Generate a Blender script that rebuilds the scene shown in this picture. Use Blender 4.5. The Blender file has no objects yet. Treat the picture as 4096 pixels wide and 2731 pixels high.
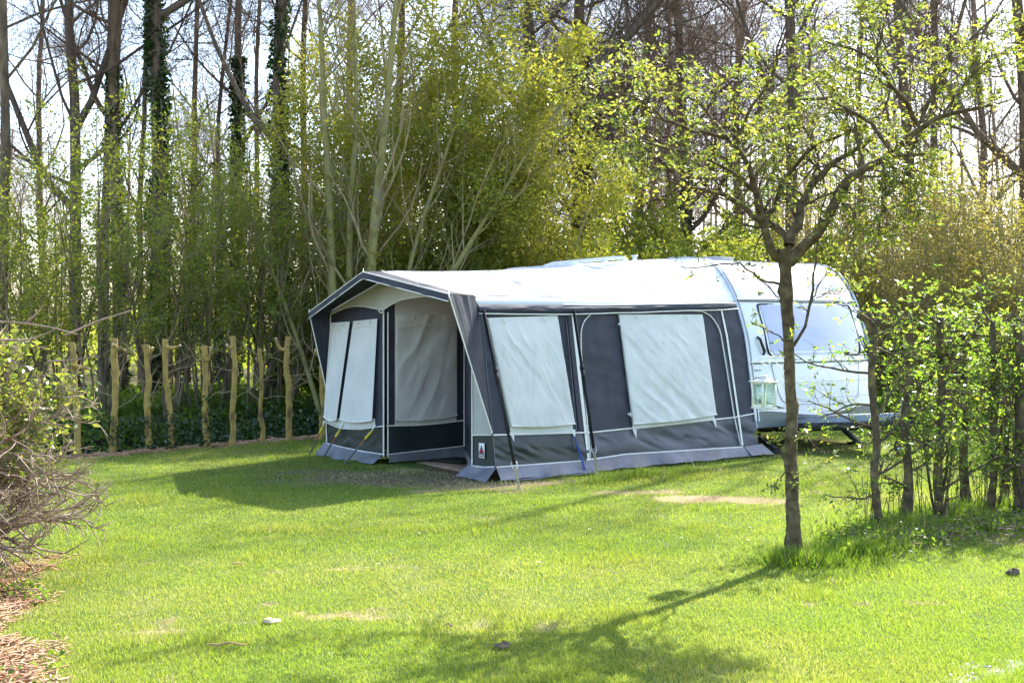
import bpy, math, random
import numpy as np
from mathutils import Vector, Matrix
sc = bpy.context.scene
COL = sc.collection
PI = math.pi
R0 = np.random.RandomState

# ------------------------------------------------------------------ helpers
def hash2(ix, iy, seed):
    n = (ix * 374761393 + iy * 668265263 + seed * 1274126177) & 0x7fffffff
    n = ((n ^ (n >> 13)) * 1274126177) & 0x7fffffff
    return ((n ^ (n >> 16)) & 0xffff) / 65535.0
def vn(x, y, seed=0):
    x = np.asarray(x, float); y = np.asarray(y, float)
    ix = np.floor(x).astype(np.int64); iy = np.floor(y).astype(np.int64)
    fx = x - ix; fy = y - iy
    fx = fx * fx * (3 - 2 * fx); fy = fy * fy * (3 - 2 * fy)
    a = hash2(ix, iy, seed); b = hash2(ix + 1, iy, seed); c = hash2(ix, iy + 1, seed); d = hash2(ix + 1, iy + 1, seed)
    return (a * (1 - fx) + b * fx) * (1 - fy) + (c * (1 - fx) + d * fx) * fy
def fbm(x, y, seed=0, o=3):
    s = 0; w = 0
    for i in range(o):
        s = s + vn(np.asarray(x) * 2**i, np.asarray(y) * 2**i, seed + i * 17) * 0.5**i; w += 0.5**i
    return s / w
def sst(a, b, x): 
    t = np.clip((x - a) / (b - a), 0, 1); return t * t * (3 - 2 * t)

def tag(o, label=None, cat=None, group=None, kind=None):
    if label: o['label'] = label
    if cat: o['category'] = cat
    if group: o['group'] = group
    if kind: o['kind'] = kind
    return o
def empty(name, loc=(0, 0, 0), rz=0, parent=None):
    o = bpy.data.objects.new(name, None); COL.objects.link(o); o.location = loc; o.rotation_euler = (0, 0, rz)
    o.empty_display_size = 0.2
    if parent: o.parent = parent
    return o
def link(name, me, parent=None):
    o = bpy.data.objects.new(name, me); COL.objects.link(o)
    if parent is not None: o.parent = parent
    return o
def mesh(name, V, F, mat, smooth=True, face=None, point=None, mats=None, mi=None):
    """V (n,3), F (m,k) int array or list of such arrays; face/point = dict of float attributes"""
    V = np.asarray(V, np.float32)
    Fs = F if isinstance(F, list) and len(F) and np.ndim(F[0]) == 2 else [F]
    Fs = [np.asarray(f, np.int32) for f in Fs if len(f)]
    me = bpy.data.meshes.new(name)
    me.vertices.add(len(V)); me.vertices.foreach_set('co', V.ravel())
    loops = np.concatenate([f.ravel() for f in Fs]); tot = np.concatenate([np.full(len(f), f.shape[1], np.int32) for f in Fs])
    me.loops.add(len(loops)); me.loops.foreach_set('vertex_index', loops)
    me.polygons.add(len(tot)); st = np.concatenate([[0], np.cumsum(tot)[:-1]]).astype(np.int32)
    me.polygons.foreach_set('loop_start', st); me.polygons.foreach_set('loop_total', tot)
    if smooth: me.polygons.foreach_set('use_smooth', np.ones(len(tot), bool))
    for m in (mats or [mat]): me.materials.append(m)
    if mi is not None: me.polygons.foreach_set('material_index', np.asarray(mi, np.int32))
    me.update(calc_edges=True)
    for dom, dd in (('FACE', face), ('POINT', point)):
        for k, a in (dd or {}).items():
            at = me.attributes.new(k, 'FLOAT', dom); at.data.foreach_set('value', np.asarray(a, np.float32))
    return me
def obj(name, V, F, mat, parent=None, **kw):
    return link(name, mesh(name, V, F, mat, **kw), parent)

class MB:
    def __init__(s): s.V = []; s.Q = []; s.T = []; s.n = 0
    def add(s, V, F):
        V = np.asarray(V, float); F = np.asarray(F, int)
        if len(F): (s.Q if F.shape[1] == 4 else s.T).append(F + s.n)
        s.V.append(V); s.n += len(V); return s
    def box(s, c, d, rz=0, M=None):
        c = np.array(c, float); d = np.array(d, float) / 2
        v = np.array([[x, y, z] for z in (-1, 1) for y in (-1, 1) for x in (-1, 1)]) * d
        if rz: ca, sa = math.cos(rz), math.sin(rz); v = v @ np.array([[ca, sa, 0], [-sa, ca, 0], [0, 0, 1]])
        return s.add(v + c, [[0, 2, 3, 1], [4, 5, 7, 6], [0, 1, 5, 4], [2, 6, 7, 3], [0, 4, 6, 2], [1, 3, 7, 5]])
    def beam(s, p, q, w, h, up=(0, 0, 1)):
        p = np.array(p, float); q = np.array(q, float); t = q - p; L = np.linalg.norm(t); t /= L
        u = np.cross(t, up); u /= np.linalg.norm(u); v = np.cross(u, t)
        V = [pp + u * a * w / 2 + v * b * h / 2 for pp in (p, q) for a, b in ((-1, -1), (1, -1), (1, 1), (-1, 1))]
        return s.add(V, [[0, 1, 2, 3], [7, 6, 5, 4], [0, 4, 5, 1], [1, 5, 6, 2], [2, 6, 7, 3], [3, 7, 4, 0]])
    def tube(s, pts, r, k=6, cap=True):
        P = np.asarray(pts, float)[None]; r = np.broadcast_to(np.asarray(r, float), (P.shape[1],))[None]
        V, F = tubes(P, r, k); s.add(V, F)
        if cap:
            n = P.shape[1]; b = s.n - n * k
            for off, pt in ((0, P[0, 0]), ((n - 1) * k, P[0, -1])):
                s.add([pt], np.zeros((0, 3), int))
                c = s.n - 1
                s.T.append(np.array([[b + off + i, b + off + (i + 1) % k, c] for i in range(k)]))
        return s
    def cyl(s, p, q, r, k=12): return s.tube([p, q], r, k)
    def prism(s, poly, z0, z1, f=None):
        """poly list of (x,y); f maps (x,y,z)->3d"""
        f = f or (lambda x, y, z: (x, y, z)); n = len(poly)
        V = [f(x, y, z0) for x, y in poly] + [f(x, y, z1) for x, y in poly]
        cx = sum(p[0] for p in poly) / n; cy = sum(p[1] for p in poly) / n
        V += [f(cx, cy, z0), f(cx, cy, z1)]
        T = []
        for i in range(n):
            j = (i + 1) % n; T += [[i, j, n + j], [i, n + j, n + i], [j, i, 2 * n], [n + i, n + j, 2 * n + 1]]
        return s.add(V, T)
    def build(s, name, mat, parent=None, smooth=False, **kw):
        return obj(name, np.concatenate(s.V), [np.concatenate(x) for x in (s.Q, s.T) if x], mat, parent, smooth=smooth, **kw)

def tubes(P, R, k=3):
    """P (B,n,3), R (B,n) -> verts, quads"""
    B, n, _ = P.shape
    T = np.gradient(P, axis=1); T /= np.linalg.norm(T, axis=2, keepdims=True) + 1e-9
    mt = np.abs(T).mean(1); ref = np.zeros((B, 3)); ref[np.arange(B), np.argmin(mt, axis=1)] = 1
    u = np.cross(T, ref[:, None]); u /= np.linalg.norm(u, axis=2, keepdims=True) + 1e-9
    v = np.cross(T, u)
    a = np.arange(k) * 2 * PI / k
    V = P[:, :, None] + R[:, :, None, None] * (u[:, :, None] * np.cos(a)[None, None, :, None] + v[:, :, None] * np.sin(a)[None, None, :, None])
    idx = np.arange(B * n * k).reshape(B, n, k)
    a0 = idx[:, :-1]; a1 = idx[:, 1:]
    F = np.stack([a0, np.roll(a0, -1, 2), np.roll(a1, -1, 2), a1], -1).reshape(-1, 4)
    return V.reshape(-1, 3), F
def join(parts):
    Vs = []; Fs = []; n = 0
    for V, F in parts: Vs.append(V); Fs.append(F + n); n += len(V)
    return np.concatenate(Vs), np.concatenate(Fs)

def grow(P, R, nc, L, ang, n, rng, wob=.15, up=0., tmin=.15, tmax=1., rr=.6, taper=.25, prof=.6, rmin=.0, flat=0.):
    """children of every polyline; L length (children), angle deg (lo,hi)"""
    B, m, _ = P.shape
    t = tmin + (tmax - tmin) * (np.arange(nc)[None] + rng.rand(B, nc)) / nc
    x = t * (m - 1); i = np.clip(x.astype(int), 0, m - 2); f = (x - i)[..., None]
    bi = np.arange(B)[:, None]
    p = P[bi, i] * (1 - f) + P[bi, i + 1] * f
    tg = P[bi, i + 1] - P[bi, i]; tg /= np.linalg.norm(tg, axis=2, keepdims=True) + 1e-9
    r = R[bi, i] * (1 - f[..., 0]) + R[bi, i + 1] * f[..., 0]
    rv = rng.randn(B, nc, 3); rv[..., 2] *= (1 - flat)
    pr = rv - (rv * tg).sum(2, keepdims=True) * tg; pr /= np.linalg.norm(pr, axis=2, keepdims=True) + 1e-9
    an = np.radians(ang[0] + (ang[1] - ang[0]) * rng.rand(B, nc))[..., None]
    d = tg * np.cos(an) + pr * np.sin(an)
    ln = (L * (1 - prof * (t - tmin) / max(1e-6, tmax - tmin)) * (.6 + .7 * rng.rand(B, nc)))
    N = B * nc; d = d.reshape(N, 3); p = p.reshape(N, 3); ln = ln.reshape(N); r = r.reshape(N)
    out = np.empty((N, n, 3)); out[:, 0] = p
    st = (ln / (n - 1))[:, None]
    for j in range(1, n):
        d = d + rng.randn(N, 3) * wob; d[:, 2] += up; d /= np.linalg.norm(d, axis=1, keepdims=True)
        out[:, j] = out[:, j - 1] + d * st
    r0 = np.maximum(r * rr, rmin)
    RR = r0[:, None] * (1 - (1 - taper) * np.linspace(0, 1, n))[None]
    return out, RR
def along(P, cnt, rng, tmin=.2):
    B, m, _ = P.shape; t = tmin + (1 - tmin) * rng.rand(B, cnt); x = t * (m - 1); i = np.clip(x.astype(int), 0, m - 2); f = (x - i)[..., None]
    bi = np.arange(B)[:, None]
    return (P[bi, i] * (1 - f) + P[bi, i + 1] * f).reshape(-1, 3)
def leaves(pts, size, rng, jit=.03, droop=.2, asp=.45, cl=1):
    """folded diamond leaves"""
    pts = np.repeat(pts, cl, axis=0); N = len(pts)
    c = pts + rng.randn(N, 3) * jit
    d = rng.randn(N, 3); d[:, 2] = d[:, 2] * .6 - droop + .25; d /= np.linalg.norm(d, axis=1, keepdims=True)
    q = rng.randn(N, 3); s = np.cross(d, q); s /= np.linalg.norm(s, axis=1, keepdims=True) + 1e-9
    nn = np.cross(d, s)
    L = size * (.55 + .75 * rng.rand(N))[:, None]
    a = c; b = c + d * L * .45 + s * L * asp * .5 + nn * L * .08; e = c + d * L - nn * L * .12; g = c + d * L * .45 - s * L * asp * .5 + nn * L * .08
    V = np.stack([a, b, e, g], 1).reshape(-1, 3); F = np.arange(4 * N).reshape(N, 4)
    return V, F, rng.rand(N)
def leafobj(name, L, mat, parent=None):
    V, F, r = L
    return obj(name, V, F, mat, parent, smooth=False, face={'rnd': r})

# ------------------------------------------------------------------ materials
def newmat(name):
    m = bpy.data.materials.new(name); m.use_nodes = True; nt = m.node_tree; nt.nodes.clear()
    return m, nt
def N(nt, t, **kw):
    n = nt.nodes.new(t)
    for k, v in kw.items():
        if k.startswith('i_'): n.inputs[k[2:].replace('_', ' ')].default_value = v
        else: setattr(n, k, v)
    return n
def ramp(nt, stops):
    n = nt.nodes.new('ShaderNodeValToRGB'); e = n.color_ramp.elements
    while len(e) < len(stops): e.new(.5)
    for i, (p, c) in enumerate(stops): e[i].position = p; e[i].color = (*c, 1)
    return n
def pmat(name, c1, c2, scale=8, rough=.8, bump=.2, bscale=None, spec=.3, transl=0, detail=6, stretch=(1, 1, 1), bdist=.01, metal=0, coat=0, stops=None, lo=.35, hi=.65, c3=None):
    m, nt = newmat(name); L = nt.links
    tc = N(nt, 'ShaderNodeTexCoord'); mp = N(nt, 'ShaderNodeMapping'); mp.inputs['Scale'].default_value = stretch
    L.new(tc.outputs['Object'], mp.inputs['Vector'])
    no = N(nt, 'ShaderNodeTexNoise'); no.inputs['Scale'].default_value = scale; no.inputs['Detail'].default_value = detail
    L.new(mp.outputs[0], no.inputs['Vector'])
    rp = ramp(nt, [(lo, c1), (hi, c2)] if c3 is None else [(lo, c1), ((lo + hi) / 2, c2), (hi, c3)]); L.new(no.outputs['Fac'], rp.inputs[0])
    bs = N(nt, 'ShaderNodeBsdfPrincipled'); bs.inputs['Roughness'].default_value = rough
    bs.inputs['Specular IOR Level'].default_value = spec; bs.inputs['Metallic'].default_value = metal
    if coat: bs.inputs['Coat Weight'].default_value = coat; bs.inputs['Coat Roughness'].default_value = .08
    L.new(rp.outputs[0], bs.inputs['Base Color'])
    if bump:
        n2 = N(nt, 'ShaderNodeTexNoise'); n2.inputs['Scale'].default_value = bscale or scale * 3; n2.inputs['Detail'].default_value = 5
        L.new(mp.outputs[0], n2.inputs['Vector'])
        b = N(nt, 'ShaderNodeBump'); b.inputs['Strength'].default_value = bump; b.inputs['Distance'].default_value = bdist
        L.new(n2.outputs['Fac'], b.inputs['Height']); L.new(b.outputs[0], bs.inputs['Normal'])
    out = N(nt, 'ShaderNodeOutputMaterial')
    if transl:
        tr = N(nt, 'ShaderNodeBsdfTranslucent'); L.new(rp.outputs[0], tr.inputs['Color'])
        mx = N(nt, 'ShaderNodeMixShader'); mx.inputs[0].default_value = transl
        L.new(bs.outputs[0], mx.inputs[1]); L.new(tr.outputs[0], mx.inputs[2]); L.new(mx.outputs[0], out.inputs[0])
    else: L.new(bs.outputs[0], out.inputs[0])
    return m
def leafmat(name, cols, tcols, tf=.5, rough=.45, spec=.35):
    m, nt = newmat(name); L = nt.links
    at = N(nt, 'ShaderNodeAttribute', attribute_name='rnd')
    k = len(cols)
    rp = ramp(nt, [(i / max(1, k - 1), c) for i, c in enumerate(cols)]); L.new(at.outputs['Fac'], rp.inputs[0])
    rt = ramp(nt, [(i / max(1, k - 1), c) for i, c in enumerate(tcols)]); L.new(at.outputs['Fac'], rt.inputs[0])
    bs = N(nt, 'ShaderNodeBsdfPrincipled'); bs.inputs['Roughness'].default_value = rough; bs.inputs['Specular IOR Level'].default_value = spec
    L.new(rp.outputs[0], bs.inputs['Base Color'])
    tr = N(nt, 'ShaderNodeBsdfTranslucent'); L.new(rt.outputs[0], tr.inputs['Color'])
    mx = N(nt, 'ShaderNodeMixShader'); mx.inputs[0].default_value = tf
    L.new(bs.outputs[0], mx.inputs[1]); L.new(tr.outputs[0], mx.inputs[2])
    out = N(nt, 'ShaderNodeOutputMaterial'); L.new(mx.outputs[0], out.inputs[0])
    return m
M = {}
M['bark_dark'] = pmat('bark_dark', (.085, .062, .048), (.17, .13, .095), 6, .9, .6, 14, .1, stretch=(3, 3, .6), bdist=.02)
M['bark_mid'] = pmat('bark_mid', (.10, .072, .05), (.22, .17, .105), 5, .9, .6, 14, .1, stretch=(3, 3, .6), bdist=.02)
M['bark_lichen'] = pmat('bark_lichen', (.13, .12, .05), (.28, .25, .09), 4, .9, .5, 18, .1, c3=(.2, .19, .12), bdist=.015, lo=.3, hi=.7)
M['bark_pollard'] = pmat('bark_pollard', (.13, .095, .05), (.40, .29, .085), 7, .9, .9, 30, .1, stretch=(1, 1, .45), c3=(.20, .12, .07), bdist=.006, lo=.3, hi=.72)
M['bark_apple'] = pmat('bark_apple', (.055, .038, .022), (.12, .09, .05), 16, .9, .8, 40, .15, c3=(.20, .17, .10), bdist=.006, lo=.32, hi=.78)
M['bark_hedge'] = pmat('bark_hedge', (.06, .045, .03), (.13, .10, .065), 12, .9, .7, 40, .15, c3=(.30, .22, .06), bdist=.006, lo=.35, hi=.76)
M['twig_brown'] = pmat('twig_brown', (.24, .165, .125), (.38, .275, .215), 2, .85, 0, spec=.25)
M['twig_dark'] = pmat('twig_dark', (.12, .085, .065), (.21, .15, .115), 2, .85, 0, spec=.25)
M['twig_olive'] = pmat('twig_olive', (.22, .18, .09), (.34, .28, .14), 3, .8, 0, spec=.25)
M['twig_grey'] = pmat('twig_grey', (.16, .11, .075), (.40, .30, .22), 9, .65, .3, 50, .4, bdist=.002)
M['cut_wood'] = pmat('cut_wood', (.45, .36, .2), (.6, .5, .32), 20, .8, .1, spec=.2)
M['chip'] = pmat('chip', (.30, .15, .08), (.58, .38, .24), 3, .8, .2, 30, .2, lo=.3, hi=.7)
M['leaf_apple'] = leafmat('leaf_apple', [(.05, .10, .02), (.09, .15, .03), (.14, .16, .04)], [(.20, .30, .03), (.34, .40, .045), (.46, .42, .06)], .5, .35, .5)
M['leaf_hedge'] = leafmat('leaf_hedge', [(.035, .09, .015), (.07, .15, .025), (.13, .19, .035)], [(.16, .34, .02), (.32, .50, .04), (.52, .60, .06)], .5, .3, .5)
M['leaf_hazel'] = leafmat('leaf_hazel', [(.08, .14, .02), (.14, .19, .03), (.20, .21, .04)], [(.30, .42, .03), (.46, .52, .045), (.58, .56, .06)], .5, .5, .3)
M['leaf_willow'] = leafmat('leaf_willow', [(.13, .17, .025), (.20, .22, .035), (.27, .24, .045)], [(.42, .50, .04), (.60, .60, .06), (.68, .58, .08)], .5, .5, .3)
M['leaf_bud'] = leafmat('leaf_bud', [(.14, .15, .03), (.22, .20, .05), (.28, .22, .07)], [(.38, .40, .05), (.52, .46, .08), (.58, .44, .11)], .5, .5, .3)
M['leaf_ivy'] = leafmat('leaf_ivy', [(.012, .03, .01), (.025, .055, .015), (.05, .09, .02)], [(.03, .08, .01), (.06, .14, .02), (.12, .22, .03)], .25, .3, .5)
M['leaf_cover'] = leafmat('leaf_cover', [(.05, .10, .015), (.09, .15, .025), (.13, .18, .03)], [(.14, .28, .02), (.24, .40, .03), (.36, .46, .04)], .45, .5, .3)
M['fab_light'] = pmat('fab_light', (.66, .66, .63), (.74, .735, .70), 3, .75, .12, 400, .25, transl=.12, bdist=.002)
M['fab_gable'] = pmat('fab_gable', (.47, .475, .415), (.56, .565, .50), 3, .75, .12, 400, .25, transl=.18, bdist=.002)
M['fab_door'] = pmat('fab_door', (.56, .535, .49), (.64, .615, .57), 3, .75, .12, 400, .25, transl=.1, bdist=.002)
M['roof_cloth'] = pmat('roof_cloth', (.68, .70, .71), (.78, .79, .80), 1.5, .55, .1, 300, .4, transl=.08, bdist=.002)
M['fab_dark'] = pmat('fab_dark', (.026, .027, .040), (.042, .043, .062), 4, .66, .15, 300, .35, bdist=.003)
M['pvc_dark'] = pmat('pvc_dark', (.014, .019, .021), (.026, .034, .037), 3, .42, .15, 30, .5, bdist=.004)
M['pvc_blue'] = pmat('pvc_blue', (.04, .044, .06), (.065, .07, .095), 3, .45, .15, 30, .5, bdist=.004)
M['skirt'] = pmat('skirt', (.15, .14, .13), (.125, .13, .15), 3, .5, .4, 18, .4, bdist=.015, c3=(.19, .195, .22), lo=.28, hi=.6)
M['piping'] = pmat('piping', (.68, .67, .6), (.8, .8, .75), 30, .5, .1, 200, .4)
M['strap'] = pmat('strap', (.012, .012, .014), (.022, .022, .026), 20, .7, .3, 300, .3, bdist=.001)
M['steel'] = pmat('steel', (.50, .46, .38), (.66, .62, .52), 12, .35, .1, 60, .5, metal=.25, bdist=.002)
M['rod'] = pmat('rod', (.17, .2, .23), (.28, .31, .34), 12, .45, .1, 60, .5, metal=.4, bdist=.002)
M['yellow'] = pmat('yellow', (.5, .45, .03), (.65, .55, .05), 20, .5, 0)
M['orange'] = pmat('orange', (.5, .16, .03), (.6, .25, .05), 20, .7, 0)
M['blue_cord'] = pmat('blue_cord', (.03, .10, .45), (.10, .22, .65), 60, .6, .3, 200)
M['mat_brown'] = pmat('mat_brown', (.25, .17, .12), (.33, .24, .17), 9, .95, .3, 90, .1, bdist=.004)
M['mat_dark'] = pmat('mat_dark', (.015, .015, .016), (.05, .045, .04), 60, .95, .6, 150, .1, bdist=.01)
M['van_white'] = pmat('van_white', (.70, .72, .74), (.78, .79, .80), .7, .28, .06, 3, .5, coat=.3, bdist=.02)
M['van_grey'] = pmat('van_grey', (.05, .075, .08), (.075, .10, .105), 2, .35, .05, 8, .5)
M['van_trim'] = pmat('van_trim', (.45, .46, .48), (.6, .61, .62), 8, .3, 0, metal=.5)
M['van_dark'] = pmat('van_dark', (.02, .02, .022), (.04, .038, .036), 8, .7, .2, 30)
M['fairing'] = pmat('fairing', (.22, .25, .29), (.30, .33, .37), 3, .4, .1, 20, .4)
M['acrylic'] = pmat('acrylic', (.33, .34, .50), (.46, .47, .62), 1.1, .12, .04, 3, .6, coat=.6, bdist=.02)
M['rubber'] = pmat('rubber', (.015, .015, .016), (.03, .03, .03), 8, .8, .2, 40)
M['white_paint'] = pmat('white_paint', (.66, .66, .58), (.8, .8, .74), 14, .5, .15, 60, .4, bdist=.002)
M['candle'] = pmat('candle', (.6, .62, .5), (.7, .7, .6), 8, .5, 0)
M['decal_blue'] = pmat('decal_blue', (.16, .22, .38), (.2, .26, .42), 4, .5, 0)
M['decal_red'] = pmat('decal_red', (.38, .14, .16), (.42, .17, .2), 4, .5, 0)
M['badge_white'] = pmat('badge_white', (.7, .7, .68), (.76, .76, .73), 9, .6, 0)
M['badge_red'] = pmat('badge_red', (.5, .02, .05), (.6, .04, .07), 9, .6, 0)
M['badge_dark'] = pmat('badge_dark', (.02, .02, .04), (.03, .03, .05), 9, .6, 0)
M['petal'] = pmat('petal', (.75, .75, .75), (.82, .82, .8), 9, .6, 0, transl=.3)
M['pollen'] = pmat('pollen', (.6, .4, .02), (.7, .5, .03), 9, .6, 0)
def glassmat():
    m, nt = newmat('lantern_glass'); L = nt.links
    g = N(nt, 'ShaderNodeBsdfGlossy'); g.inputs['Roughness'].default_value = .05
    t = N(nt, 'ShaderNodeBsdfTransparent'); t.inputs['Color'].default_value = (.86, .93, .88, 1)
    x = N(nt, 'ShaderNodeMixShader'); x.inputs[0].default_value = .12; L.new(t.outputs[0], x.inputs[1]); L.new(g.outputs[0], x.inputs[2])
    o = N(nt, 'ShaderNodeOutputMaterial'); L.new(x.outputs[0], o.inputs[0]); return m
M['glass'] = glassmat()

# ------------------------------------------------------------------ camera, light
CZ = 1.72; FP = 2900.0
def at(px, py, Y): return np.array([(px - 1176) / FP * Y, Y, CZ + (750 - py) / FP * Y])
cam = bpy.data.cameras.new('camera'); co = bpy.data.objects.new('camera', cam); COL.objects.link(co); sc.camera = co
co.location = (0, 0, CZ); co.rotation_euler = (PI / 2, 0, 0); cam.sensor_width = 36; cam.lens = FP / 2352 * 36
cam.shift_y = -34 / 2352; cam.clip_end = 2000
SE, SA = math.radians(40.5), math.radians(35.5)
w = bpy.data.worlds.new('World'); sc.world = w; w.use_nodes = True; nt = w.node_tree
sky = nt.nodes.new('ShaderNodeTexSky'); sky.sky_type = 'NISHITA'; sky.sun_disc = False; sky.sun_elevation = SE; sky.sun_rotation = SA
sky.air_density = 1.0; sky.dust_density = 1.5; sky.ozone_density = 1.0
nt.links.new(sky.outputs[0], nt.nodes['Background'].inputs[0]); nt.nodes['Background'].inputs[1].default_value = .15
sl = bpy.data.lights.new('sun', 'SUN'); so = bpy.data.objects.new('sun', sl); COL.objects.link(so)
sl.energy = 4.6; sl.angle = math.radians(.5); sl.color = (1, .94, .84)
sd = Vector((math.sin(SA) * math.cos(SE), math.cos(SA) * math.cos(SE), math.sin(SE)))
so.rotation_euler = sd.to_track_quat('Z', 'Y').to_euler(); so.location = sd * 60
sc.render.engine = 'CYCLES'; sc.cycles.max_bounces = 5; sc.cycles.diffuse_bounces = 3; sc.cycles.glossy_bounces = 2; sc.cycles.transmission_bounces = 3; sc.cycles.caustics_reflective = False; sc.cycles.caustics_refractive = False
sc.view_settings.view_transform = 'Standard'; sc.view_settings.look = 'None'; sc.view_settings.exposure = 1.95; sc.view_settings.gamma = 1

# ------------------------------------------------------------------ ground
A0 = np.array([-.17, 14.05]); UA = np.array([.7719, .6357]); UB = np.array([-.6357, .7719]); TH = math.atan2(.6357, .7719)
def toloc(x, y):
    dx = x - A0[0]; dy = y - A0[1]; return dx * UA[0] + dy * UA[1], dx * UB[0] + dy * UB[1]
def rowd(x, y):   # distance behind the row of cut trunks, and position along it
    dx = x + 5.7; dy = y - 16.6; return -dx * .75 + dy * .66, dx * .66 + dy * .75
def height(x, y):
    n, t = rowd(x, y)
    far = sst(5, 30, np.hypot(x, y))
    z = (fbm(x * .35, y * .35, 3) - .5) * .05 * far
    lim = 1 - sst(6.5, 9, t)
    z = z - .55 * np.exp(-((n - 1.7) / .75) ** 2) * lim + .16 * sst(2.2, 4.0, n) * lim
    ed = np.exp(-(((x - 2.95) * .62 - (y - 10.4) * .78) / .8) ** 2) * sst(8.3, 9.3, y) * (1 - sst(13, 16, y)) * (x > 1)
    z = z + .05 * ed * sst(1.2, 2.6, x)
    return z
def blob(x, y, cx, cy, rx, ry, a=0, seed=5, amp=.7, sc_=2.2):
    ca, sa = math.cos(a), math.sin(a); dx = x - cx; dy = y - cy
    d = np.hypot((dx * ca + dy * sa) / rx, (-dx * sa + dy * ca) / ry)
    return 1 - sst(.55, 1.15, d + (fbm(x * sc_, y * sc_, seed) - .5) * amp)
def masks(x, y):
    n, t = rowd(x, y); la, lb = toloc(x, y)
    dry = np.maximum.reduce([blob(x, y, 2.05, 12.6, .85, .42, .15, 5, 1.7, 3), blob(x, y, 1.35, 13.15, .45, .2, .1, 6, 1.6, 3) * .8, blob(x, y, -1.05, 7.5, .32, .11, .1, 7, 2.0, 7) * .75,
                             blob(x, y, -1.0, 9.0, .3, .07, .2, 9, 1.4, 4) * .6, blob(x, y, -.1, 6.2, .12, .05, 0, 8, 1, 5) * .7, blob(x, y, -2.0, 7.1, .2, .06, .2, 29, 1.6, 5) * .6,
                             blob(x, y, -.2, 13.6, 1.0, .25, .5, 21, 1.2) * .9])
    soil = np.maximum.reduce([blob(x, y, -1.3, 14.25, 1.8, .75, -.35, 11, 1.2, 2.2) * .95, blob(x, y, -.5, 14.9, .8, 1.2, 0, 12, .8) * .9,
                              blob(x, y, 3.2, 10.0, .5, .3, .8, 13, 1.2) * .6, blob(x, y, 4.2, 10.5, 1.2, .5, .6, 14, 1.2) * .7, blob(x, y, 3.3, 18.2, 2.4, 1.6, .6, 15, .5) * .5])
    mulch = np.maximum(1 - sst(-.15, .35, (x + 2.45) + .45 * (y - 6.1) + (fbm(x * 1.5, y * 1.5, 16) - .5) * 1.2) , 0) * (1 - sst(9.4, 10.6, y))
    litter = np.exp(-((n - .15 - .1 * np.sin(t * 2)) / .33) ** 2) * (1 - sst(6, 8, t)) * sst(-4, -2, t)
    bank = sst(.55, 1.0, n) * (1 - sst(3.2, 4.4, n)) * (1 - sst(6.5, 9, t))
    grav = blob(x, y, 2.75, 6.1, .85, .42, 0, 18, 1.2, 5) * .9 * sst(.5, .66, vn(x * 15, y * 15, 83))
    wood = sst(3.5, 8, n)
    return dry, np.maximum(soil, .9 * sst(.78, .9, vn(x * 6, y * 6, 81)) * sst(.52, .68, fbm(x * .9, y * .9, 82))), mulch, litter, bank, grav, wood
def spaced(lo, hi, step, far, g=1.18):
    c = list(np.arange(lo, hi, step)); s = step; a = c[-1]
    while a < far: s *= g; a += s; c.append(a)
    s = step; a = c[0]; pre = []
    while a > -far: s *= g; a -= s; pre.append(a)
    return np.array(pre[::-1] + c)
gx = spaced(-8, 7, .08, 260); gy = spaced(4, 25, .08, 260)
GX, GY = np.meshgrid(gx, gy); sh = GX.shape
X = GX.ravel(); Y = GY.ravel(); Z = height(X, Y)
dry, soil, mulch, litter, bank, grav, wood = masks(X, Y)
idx = np.arange(X.size).reshape(sh)
F = np.stack([idx[:-1, :-1], idx[:-1, 1:], idx[1:, 1:], idx[1:, :-1]], -1).reshape(-1, 4)
def groundmat():
    m, nt = newmat('ground'); L = nt.links
    tc = N(nt, 'ShaderNodeTexCoord')
    def noise(s, d=5):
        n = N(nt, 'ShaderNodeTexNoise'); n.inputs['Scale'].default_value = s; n.inputs['Detail'].default_value = d; L.new(tc.outputs['Object'], n.inputs['Vector']); return n.outputs['Fac']
    g = ramp(nt, [(.3, (.045, .085, .016)), (.5, (.075, .125, .022)), (.72, (.12, .15, .035))]); L.new(noise(2.2, 8), g.inputs[0])
    cur = g.outputs[0]
    def layer(attr, c1, c2, s, cur, lo=.3, hi=.7):
        a = N(nt, 'ShaderNodeAttribute', attribute_name=attr); r = ramp(nt, [(lo, c1), (hi, c2)]); L.new(noise(s, 8), r.inputs[0])
        mx = N(nt, 'ShaderNodeMix', data_type='RGBA'); L.new(a.outputs['Fac'], mx.inputs['Factor']); L.new(cur, mx.inputs['A']); L.new(r.outputs[0], mx.inputs['B']); return mx.outputs['Result']
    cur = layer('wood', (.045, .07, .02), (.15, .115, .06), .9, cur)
    cur = layer('dry', (.22, .15, .08), (.38, .28, .17), 18, cur)
    cur = layer('soil', (.09, .06, .038), (.20, .14, .09), 12, cur)
    cur = layer('mulch', (.13, .075, .045), (.34, .20, .13), 30, cur)
    cur = layer('litter', (.15, .09, .055), (.38, .26, .17), 30, cur)
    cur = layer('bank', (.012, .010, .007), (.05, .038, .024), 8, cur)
    cur = layer('grav', (.30, .28, .26), (.62, .58, .55), 40, cur)
    bs = N(nt, 'ShaderNodeBsdfPrincipled'); bs.inputs['Roughness'].default_value = .95; bs.inputs['Specular IOR Level'].default_value = .1; L.new(cur, bs.inputs['Base Color'])
    b = N(nt, 'ShaderNodeBump'); b.inputs['Strength'].default_value = .8; b.inputs['Distance'].default_value = .02; L.new(noise(45, 6), b.inputs['Height']); L.new(b.outputs[0], bs.inputs['Normal'])
    o = N(nt, 'ShaderNodeOutputMaterial'); L.new(bs.outputs[0], o.inputs[0]); return m
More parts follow.
